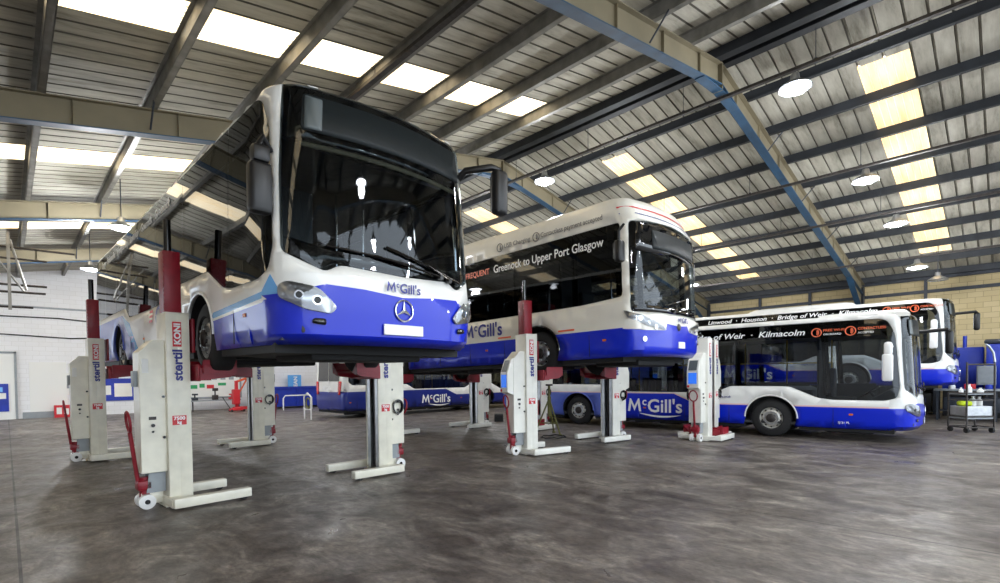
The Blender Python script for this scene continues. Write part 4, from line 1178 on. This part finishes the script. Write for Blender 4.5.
# ------------------------------------------------------------------ things on the floor
def tripod(x, y):
    t = thing('axle_stand', 'olive tripod axle stand between the white lifts', 'stand', (x, y, 0))
    m = MB(); m.cyl((0, 0, .55), (0, 0, 1.35), .035, 12); m.cyl((0, 0, .5), (0, 0, 1.05), .05, 12); m.obj('post', 'yellowgreen', t, 40)
    m = MB(); m.rbox(-.10, .10, -.05, .05, 1.35, 1.40, .01); m.obj('saddle', 'darkmetal', t)
    for k in range(3):
        a = 2*PI*k/3+.4; e = Vector((.42*math.cos(a), .42*math.sin(a), .03))
        m = MB(); m.tube([(0, 0, 1.0), e], .022, 8); m.cyl(e-Vector((0, 0, .03)), e+Vector((0, 0, .01)), .05, 10); m.obj('leg', 'yellowgreen', t, 40)
    m = MB(); m.tube([(.40*math.cos(2*PI*k/3+.4)*.7, .40*math.sin(2*PI*k/3+.4)*.7, .32) for k in range(3)], .012, 6, closed=True); m.obj('brace_ring', 'yellowgreen', t)
    m = MB(); m.rbox(-.2, .3, -.25, .25, .0, .1, .02); 
    return t
tripod(10.75, 8.95)
m = MB(); m.tube([(10.2+.35*math.cos(a)*(1+.12*math.sin(3*a)), 8.35+.3*math.sin(a), .02+.012*(i % 3)) for i, a in enumerate([.35*i for i in range(50)])], .014, 6)
tag(m.obj('air_hose', 'rubber', smooth=60), 'black air hose coiled on the floor beside the tripod stand', 'hose')
for i, (x, y, lab) in enumerate(((12.35, 13.35, 'black rubber chock, left one of two on the dark floor behind the white lift'), (12.75, 13.0, 'black rubber chock, right one of two on the dark floor behind the white lift'))):
    m = MB(); m.prism([(-.22, 0), (.22, 0), (.16, .26), (-.16, .26)], -.16, .16, 'y'); o = m.obj('wheel_chock', 'rubber', bevel=.02); o.location = (x, y, 0); o.rotation_euler = (0, 0, .8); tag(o, lab, 'chock', 'rubber chocks')
# salmon and yellow items behind the stand
m = MB(); m.prism([(-.14, 0), (.16, 0), (.24, 1.0), (-.02, 1.0)], -.03, .03, 'y')
# tool trolley
t = thing('tool_trolley', 'grey tube-framed tool trolley with trays at the far right', 'trolley', (18.35, .68, 0), math.radians(-135))
m = MB()
for x in (-.27, .27):
    for y in (-.36, .36): m.cyl((x, y, .12), (x, y, 1.86 if x > 0 else 1.05), .022, 10)
for z in (1.80,): m.cyl((.27, -.36, z), (.27, .36, z), .022, 10)
for z in (1.05, .86, .42, .14):
    for x in (-.27, .27): m.cyl((x, -.36, z), (x, .36, z), .016, 8)
    for y in (-.36, .36): m.cyl((-.27, y, z), (.27, y, z), .016, 8)
m.obj('frame', 'darkmetal', t, 40)
m = MB(); m.tube([(.27, .36, 1.86), (.26, .33, 2.1), (.24, .22, 2.28), (.24, .14, 2.32)], .025, 8); m.obj('push_handle', 'alu', t, 40)
for z, nm in ((1.0, 'top_tray'), (.36, 'lower_tray')):
    m = MB(); m.box(-.27, .27, -.36, .36, z, z+.015)
    for a in ((-.27, -.26, -.36, .36), (.26, .27, -.36, .36), (-.27, .27, -.36, -.35), (-.27, .27, .35, .36)): m.box(*a, z, z+.06)
    m.obj(nm, 'greypaint', t)
m = MB(); m.rbox(-.25, .25, -.34, .34, .44, .70, .015); d_ = m.obj('drawer', 'alu', t)
for x in (-.24, .24):
    for y in (-.33, .33): m = MB(); m.cyl((x, y-.025, .07), (x, y+.025, .07), .07, 16); m.obj('castor', 'rubber', t, 40)
TR = Matrix.Translation((18.35, .68, 0)) @ Matrix.Rotation(math.radians(-135), 4, 'Z')
def on_trolley(ob, x, y, z): ob.location = TR @ Vector((x, y, z))
def bottle(name, h, r, mcol, lab, cat='bottle', cap='plate', grp=None):
    m = MB(); m.lathe([(.001, 0), (r, .0), (r, h*.62), (r*.4, h*.8), (r*.38, h*.92), (.001, h*.92)], (0,0,0), 'z', 16); o = m.obj(name, mcol, None, 35)
    c = MB(); c.cyl((0, 0, h*.9), (0, 0, h), r*.45, 12); c.obj('cap', cap, o, 40); return tag(o, lab, cat, grp)
for i, (x, y, h, r, c_, lab) in enumerate(((-.05, -.22, .18, .05, 'plate', 'small white bottle on the left of the trolley top tray'), (0, -.05, .26, .06, 'plate', 'white spray bottle in the middle of the trolley top tray'), (.05, .2, .16, .07, 'paper', 'squat white tub on the right of the trolley top tray'))):
    on_trolley(bottle('bottle', h, r, c_, lab, grp='bottles on the tool trolley'), x, y, 1.016)
for i, (x, y, h, r, c_, lab) in enumerate(((0, .05, .26, .07, 'plate', 'tall white bottle standing on the trolley drawer unit'), (.0, .22, .24, .07, 'paper', 'white tub standing on the right of the trolley drawer unit'))):
    on_trolley(bottle('bottle', h, r, c_, lab, grp='bottles on the tool trolley'), x, y, .701)
bm_ = MB(); bm_.rbox(-.1, .1, -.14, .14, 0, .13, .05, n=4); o = bm_.obj('hi_vis_vest', 'hiviz', smooth=60); on_trolley(o, 0, -.17, .701); o.rotation_euler = (0, 0, .5); tag(o, 'folded yellow high visibility vest on the trolley drawer unit', 'vest')

# workbench and blue plant by the cream wall
def cab(name, lab, cat, x, y, sx_, sy_, z0, z1, m_, rz=0, extra=None):
    t = thing(name, lab, cat, (x, y, z0), rz)
    b = MB(); b.rbox(-sx_/2, sx_/2, -sy_/2, sy_/2, .95, z1-z0, .04); b.obj('body', m_, t, 40)
    b = MB(); b.rbox(-sx_/2+.02, sx_/2-.02, -sy_/2+.02, sy_/2-.02, 0, .955, .01); b.obj('plinth', 'rubber', t)
    d = MB(); d.rbox(-sx_/2-.02, -sx_/2, -sy_/2+.05, sy_/2-.05, 1.05, z1-z0-.1, .01); d.obj('door', m_, t, 40)
    if extra: extra(t)
    return t
cab('steel_locker', 'tall blue steel locker behind the trolley against the cream wall', 'locker', 24.9, 1.14, .8, 1.1, 0, 2.48, 'boxblue')
def ext(t):
    m = MB(); m.rbox(-.75, .75, -1.05, 1.05, 2.55, 2.70, .05); m.obj('lid', 'steeldark', t, 40)
cab('blue_wash_machine', 'large blue machine casing with a dark top at the right edge', 'machine', 24.6, -.48, 1.4, 2.0, .0, 2.55, 'boxblue', extra=ext)
m = MB(); m.cyl((24.9, 1.1, 2.481), (24.9, 1.1, 2.9), .06, 12); tag(m.obj('exhaust_pipe', 'boxblue', None, 40), 'short blue pipe standing up from the blue locker', 'pipe')
t = thing('storage_rack', 'low dark steel storage rack along the cream wall under the raised far bus', 'rack', (25.45, 4.6, 0))
m = MB(); m.box(-.4, .4, -2.7, 2.7, .08, .12); m.box(-.4, .4, -2.7, 2.7, 1.18, 1.22); m.box(.3, .36, -2.7, 2.7, .1, 1.2); m.obj('shelf', 'rubber', t)
for i in range(10):
    m = MB(); m.box(-.40, -.34, -2.7+i*.59, -2.62+i*.59, 0, 1.3); m.obj('upright', 'steeldark', t)
for i in range(9):
    m = MB(); m.rbox(-.3, .28, -2.58+i*.59, -2.16+i*.59, .121, .80+.1*(i % 3), .05); o = m.obj('storage_drum', 'under', None, 40); o.location = (25.45, 4.6, 0); tag(o, 'dark square drum on the low storage rack under the raised far bus', 'drum', 'drums on the low rack')
t = thing('electrical_cabinet', 'pale grey wall cabinet seen behind the trolley', 'cabinet', (23.6, .50, 0))
m = MB(); m.rbox(-.12, .12, -.24, .24, 1.15, 1.80, .015); m.obj('body', 'greypaint', t, 40)
m = MB(); m.cyl((0, 0, 0), (0, 0, 1.15), .04, 10); m.box(-.2, .2, -.2, .2, 0, .02); m.obj('pedestal', 'darkmetal', t); m = MB(); m.rbox(-.135, -.12, -.21, .21, 1.2, 1.75, .005); m.obj('door', 'greypaint', t)
t = thing('workbench', 'cluttered dark workbench along the cream wall behind the trolley', 'workbench', (22.6, .35, 0))
m = MB(); m.rbox(-.35, .35, -1.6, 1.4, .98, 1.04, .01); m.obj('worktop', 'greypaint', t)
for x in (-.3, .3):
    for y in (-1.5, -.1, 1.3): m = MB(); m.box(x-.03, x+.03, y-.03, y+.03, 0, .98); m.obj('leg', 'steeldark', t)
m = MB(); m.box(-.3, .3, -1.5, 1.3, .3, .33); m.obj('shelf', 'steeldark', t)
random.seed(3)
sp = ['left end', 'second from the left', 'middle', 'fourth from the left', 'fifth from the left', 'right end']
for i in range(6):
    y = .35+.95-i*.44; h = .10+.12*random.random(); m = MB()
    if i % 2: m.rbox(-.12, .12, -.14, .14, 0, h, .015); nm, ct, cc = 'parts_box', 'box', ('paper', 'signred', 'greypaint')[i % 3]
    else: m.lathe([(.001, 0), (.09, 0), (.09, h*.8), (.06, h), (.001, h)], (0,0,0), 'z', 14); nm, ct, cc = 'paint_tin', 'tin', ('paper', 'plate', 'boxblue')[i % 3]
    o = m.obj(nm, cc, None, 35); o.location = (22.5, y, 1.041); tag(o, ('box of parts' if i % 2 else 'tin')+' on the workbench behind the trolley, '+sp[i], ct, 'clutter on the workbench')
for i, y in enumerate((1.2, .3, -.5)):
    m = MB(); m.rbox(-.22, .22, -.3, .3, 0, .42, .03); o = m.obj('storage_crate', 'steeldark', None, 40); o.location = (22.6, y, .331); tag(o, 'dark crate on the workbench shelf, '+['left', 'middle', 'right'][i], 'crate', 'crates under the workbench')

# ------------------------------------------------------------------ far end wall
def board(name, lab, cat, x0, x1, z0, z1, m_, y=YF, frame=None, th=.03, pic=None):
    t = MB(); t.box(x0, x1, y-th, y-.002, z0, z1); t = t.obj(name, m_); tag(t, lab, cat)
    if frame:
        f = MB(); w_ = .09
        f.box(x0-w_, x1+w_, y-th-.03, y-.002, z1, z1+w_); f.box(x0-w_, x1+w_, y-th-.03, y-.002, z0-w_, z0); f.box(x0-w_, x0, y-th-.03, y-.002, z0, z1); f.box(x1, x1+w_, y-th-.03, y-.002, z0, z1); f.obj('frame', frame, t)
    for k_ in (pic or []):
        g = MB(); g.box(k_[0], k_[1], y-th-.006, y-th, k_[2], k_[3]); g.obj(k_[5], k_[4], t)
    return t
board('door_poster', 'tall blue poster on the door at the left edge', 'poster', -.6, .08, .35, 1.55, 'boxblue', y=YF-.05, pic=[(-.25, .0, .9, 1.15, 'paper', 'poster_print'), (-.3, -.1, 1.2, 1.4, 'sky', 'poster_print')])
board('wall_label', 'small blue label on the white wall at far left', 'sign', 1.0, 1.32, .74, .86, 'boxblue')
board('safety_poster', 'white poster with a round dark drawing on the left end wall', 'poster', 1.75, 2.75, 1.0, 2.0, 'paper', pic=[(2.0, 2.35, 1.3, 1.5, 'greypaint', 'poster_print')])
g = MB()
board('red_notice', 'red and white notice low on the end wall left of the far lift', 'sign', 1.52, 2.2, .0, .55, 'signred', y=YF-.25, pic=[(1.6, 1.78, .15, .45, 'paper', 'notice_print'), (1.85, 2.02, .12, .4, 'paper', 'notice_print')], th=.22)
board('notice_board', 'blue framed notice board with papers between the left lifts', 'notice board', 3.3, 4.75, .75, 1.65, 'boxblue', frame='boxblue', pic=[(3.75, 4.45, .85, 1.5, 'hiviz' if False else 'cream', 'notice_paper'), (3.42, 3.62, .95, 1.4, 'paper', 'notice_paper')])
board('planning_board', 'large white planning board with green and red cards behind the left lifts', 'board', 6.6, 9.4, .7, 2.1, 'paper', frame='greypaint',
      pic=[(6.9, 7.3, 1.15, 1.35, 'greenp', 'green_card'), (7.4, 7.65, 1.2, 1.42, 'greenp', 'green_card'), (7.75, 8.1, 1.15, 1.35, 'signred', 'red_card'), (8.3, 8.7, 1.3, 1.45, 'greenp', 'green_card')]+[(6.75+.42*i, 7.0+.42*i, 1.62, 1.95, 'greypaint', 'paper_sheet') for i in range(6)])
board('blue_wall_sign', 'small dark blue sign above the planning board', 'sign', 7.6, 8.3, 2.3, 2.5, 'txtblue')
t = board('blue_banner', 'tall blue banner with white lettering left of the far blue bus', 'banner', 11.95, 12.75, .65, 1.85, 'sky', y=YF-.4, th=.03)
g = MB(); put_text(g, 'CLEAN', .3, (12.5, YF-.44, .75), R_RIGHT @ Matrix.Rotation(PI/2, 4, 'Z'), 'L', .01, fit=1.0); g.obj('banner_lettering', 'txtwhite', t)
g = MB(); g.cyl((12.0, YF-.38, 0), (12.0, YF-.38, .66), .03); g.cyl((12.7, YF-.38, 0), (12.7, YF-.38, .66), .03); g.obj('post', 'greypaint', t)
t = thing('waste_skip', 'blue steel skip on the floor between the far lift and the dark blue bus', 'skip', (11.6, 28.6, 0))
g = MB(); g.prism([(-1.5, .1), (1.5, .1), (1.75, 1.15), (-1.75, 1.15)], -.7, .7, 'y'); g.obj('body', 'boxblue', t, bevel=.02)
g = MB(); g.box(-1.8, 1.8, -.76, -.70, 1.08, 1.18); g.box(-1.8, 1.8, .70, .76, 1.08, 1.18)
for x in (-1.2, 0, 1.2): g.box(x-.05, x+.05, -.76, -.70, .1, 1.1)
g.obj('rim', 'boxblue', t); g = MB()
for x in (-1.2, 1.2): g.box(x-.1, x+.1, -.6, .6, 0, .1)
g.obj('skid', 'darkmetal', t)
t = thing('barrier_hoop', 'white tubular hoop barrier in front of the blue skip', 'barrier', (10.95, 26.3, 0))
g = MB(); g.tube([(-.75, 0, 0), (-.75, 0, .62), (-.65, 0, .75), (.65, 0, .75), (.75, 0, .62), (.75, 0, 0)], .035, 8); g.obj('rail', 'plate', t, 40)
# engine crane (orange-red) and low clutter before the end wall
t = thing('engine_crane', 'orange red workshop crane by the end wall left of the far cream lift', 'crane', (9.15, 28.8, 0))
g = MB(); g.box(-.5, .5, -.45, -.35, .05, .16); g.box(-.5, .5, .35, .45, .05, .16); g.box(-.5, -.38, -.45, .45, .05, .16); g.obj('base_frame', 'signred', t)
g = MB(); g.box(-.5, -.36, -.07, .07, .1, 1.55); g.rbox(-.62, -.30, -.2, .2, .3, 1.1, .04); g.obj('post', 'signred', t)
g = MB(); g.tube([(-.43, 0, 1.5), (.55, 0, 1.85)], .06, 8); g.cyl((-.35, 0, .8), (.1, 0, 1.65), .04, 10); g.obj('boom', 'orange', t, 40)
g = MB(); g.cyl((.5, 0, 1.2), (.5, 0, 1.8), .02, 8); g.lathe([(.001, 0), (.16, .05), (.2, .25), (.1, .4), (.001, .42)], (.5, 0, .82), 'z', 14); g.obj('hook_block', 'orange', t, 40)
t = thing('bench_table', 'low grey work table with small tools before the planning board', 'table', (8.0, 29.6, 0))
g = MB(); g.box(-1.3, 1.1, -.3, .3, .5, .56); g.obj('tabletop', 'greypaint', t)
for x in (-1.2, 1.0):
    for y in (-.25, .25): g = MB(); g.box(x-.03, x+.03, y-.03, y+.03, 0, .5); g.obj('leg', 'darkmetal', t)
for i, (x, h, c_, nm, lab) in enumerate(((6.95, .35, 'steeldark', 'bench_vice', 'dark vice on the left of the low work table'), (7.9, .62, 'darkmetal', 'pillar_drill', 'small dark pillar drill in the middle of the low work table'), (8.7, .3, 'signred', 'toolbox', 'red toolbox on the right of the low work table'))):
    g = MB(); g.rbox(-.13, .13, -.12, .12, 0, h*.4, .02); g.cyl((0, 0, h*.3), (0, 0, h), .035, 10); g.rbox(-.12, .14, -.07, .07, h*.75, h, .02)
    o = g.obj(nm, c_, None, 40); o.location = (x, 29.55, .561); tag(o, lab, 'tool')
t = thing('trolley_jack', 'red trolley jack on the floor before the end wall', 'jack', (8.3, 27.4, 0))
g = MB(); g.prism([(-.35, .06), (.35, .06), (.3, .25), (-.3, .18)], -.15, .15, 'y'); g.obj('body', 'signred', t, bevel=.02)
g = MB(); g.cyl((-.3, 0, .15), (-.65, 0, .75), .02, 8); g.obj('handle', 'darkmetal', t)
for x in (-.28, .28):
    for y in (-.17, .17): g = MB(); g.cyl((x, y-.02, .06), (x, y+.02, .06), .06, 14); g.obj('wheel', 'darkmetal', t, 40)
t = thing('hoop_trolley', 'white and yellow hose stand beside the rear of the far blue bus', 'stand', (8.55, 19.6, 0))
g = MB(); g.tube([(0, -.3, 0), (0, -.32, .9), (0, 0, 1.05), (0, .32, .9), (0, .3, 0)], .03, 8); g.cyl((0, -.31, .4), (0, .31, .4), .02, 8); g.obj('frame', 'plate', t, 40)
g = MB(); g.tube([(.03, .2*math.cos(a), .65+.2*math.sin(a)) for a in [2*PI*i/20 for i in range(20)]], .03, 6, closed=True); g.obj('hose_reel', 'yellowgreen', t, 40)

# ------------------------------------------------------------------ render settings
vs_ = scn.view_settings; scn.display_settings.display_device = 'sRGB'
vs_.view_transform = 'Standard'; vs_.look = 'None'; vs_.gamma = 1; vs_.use_curve_mapping = False; vs_.exposure = EXPO
cy = scn.cycles; cy.use_denoising = True
try: cy.denoiser = 'OPENIMAGEDENOISE'
except Exception: pass
cy.max_bounces = 8; cy.diffuse_bounces = 4; cy.glossy_bounces = 4; cy.transparent_max_bounces = 24; cy.sample_clamp_indirect = 6; cy.caustics_reflective = False; cy.caustics_refractive = False
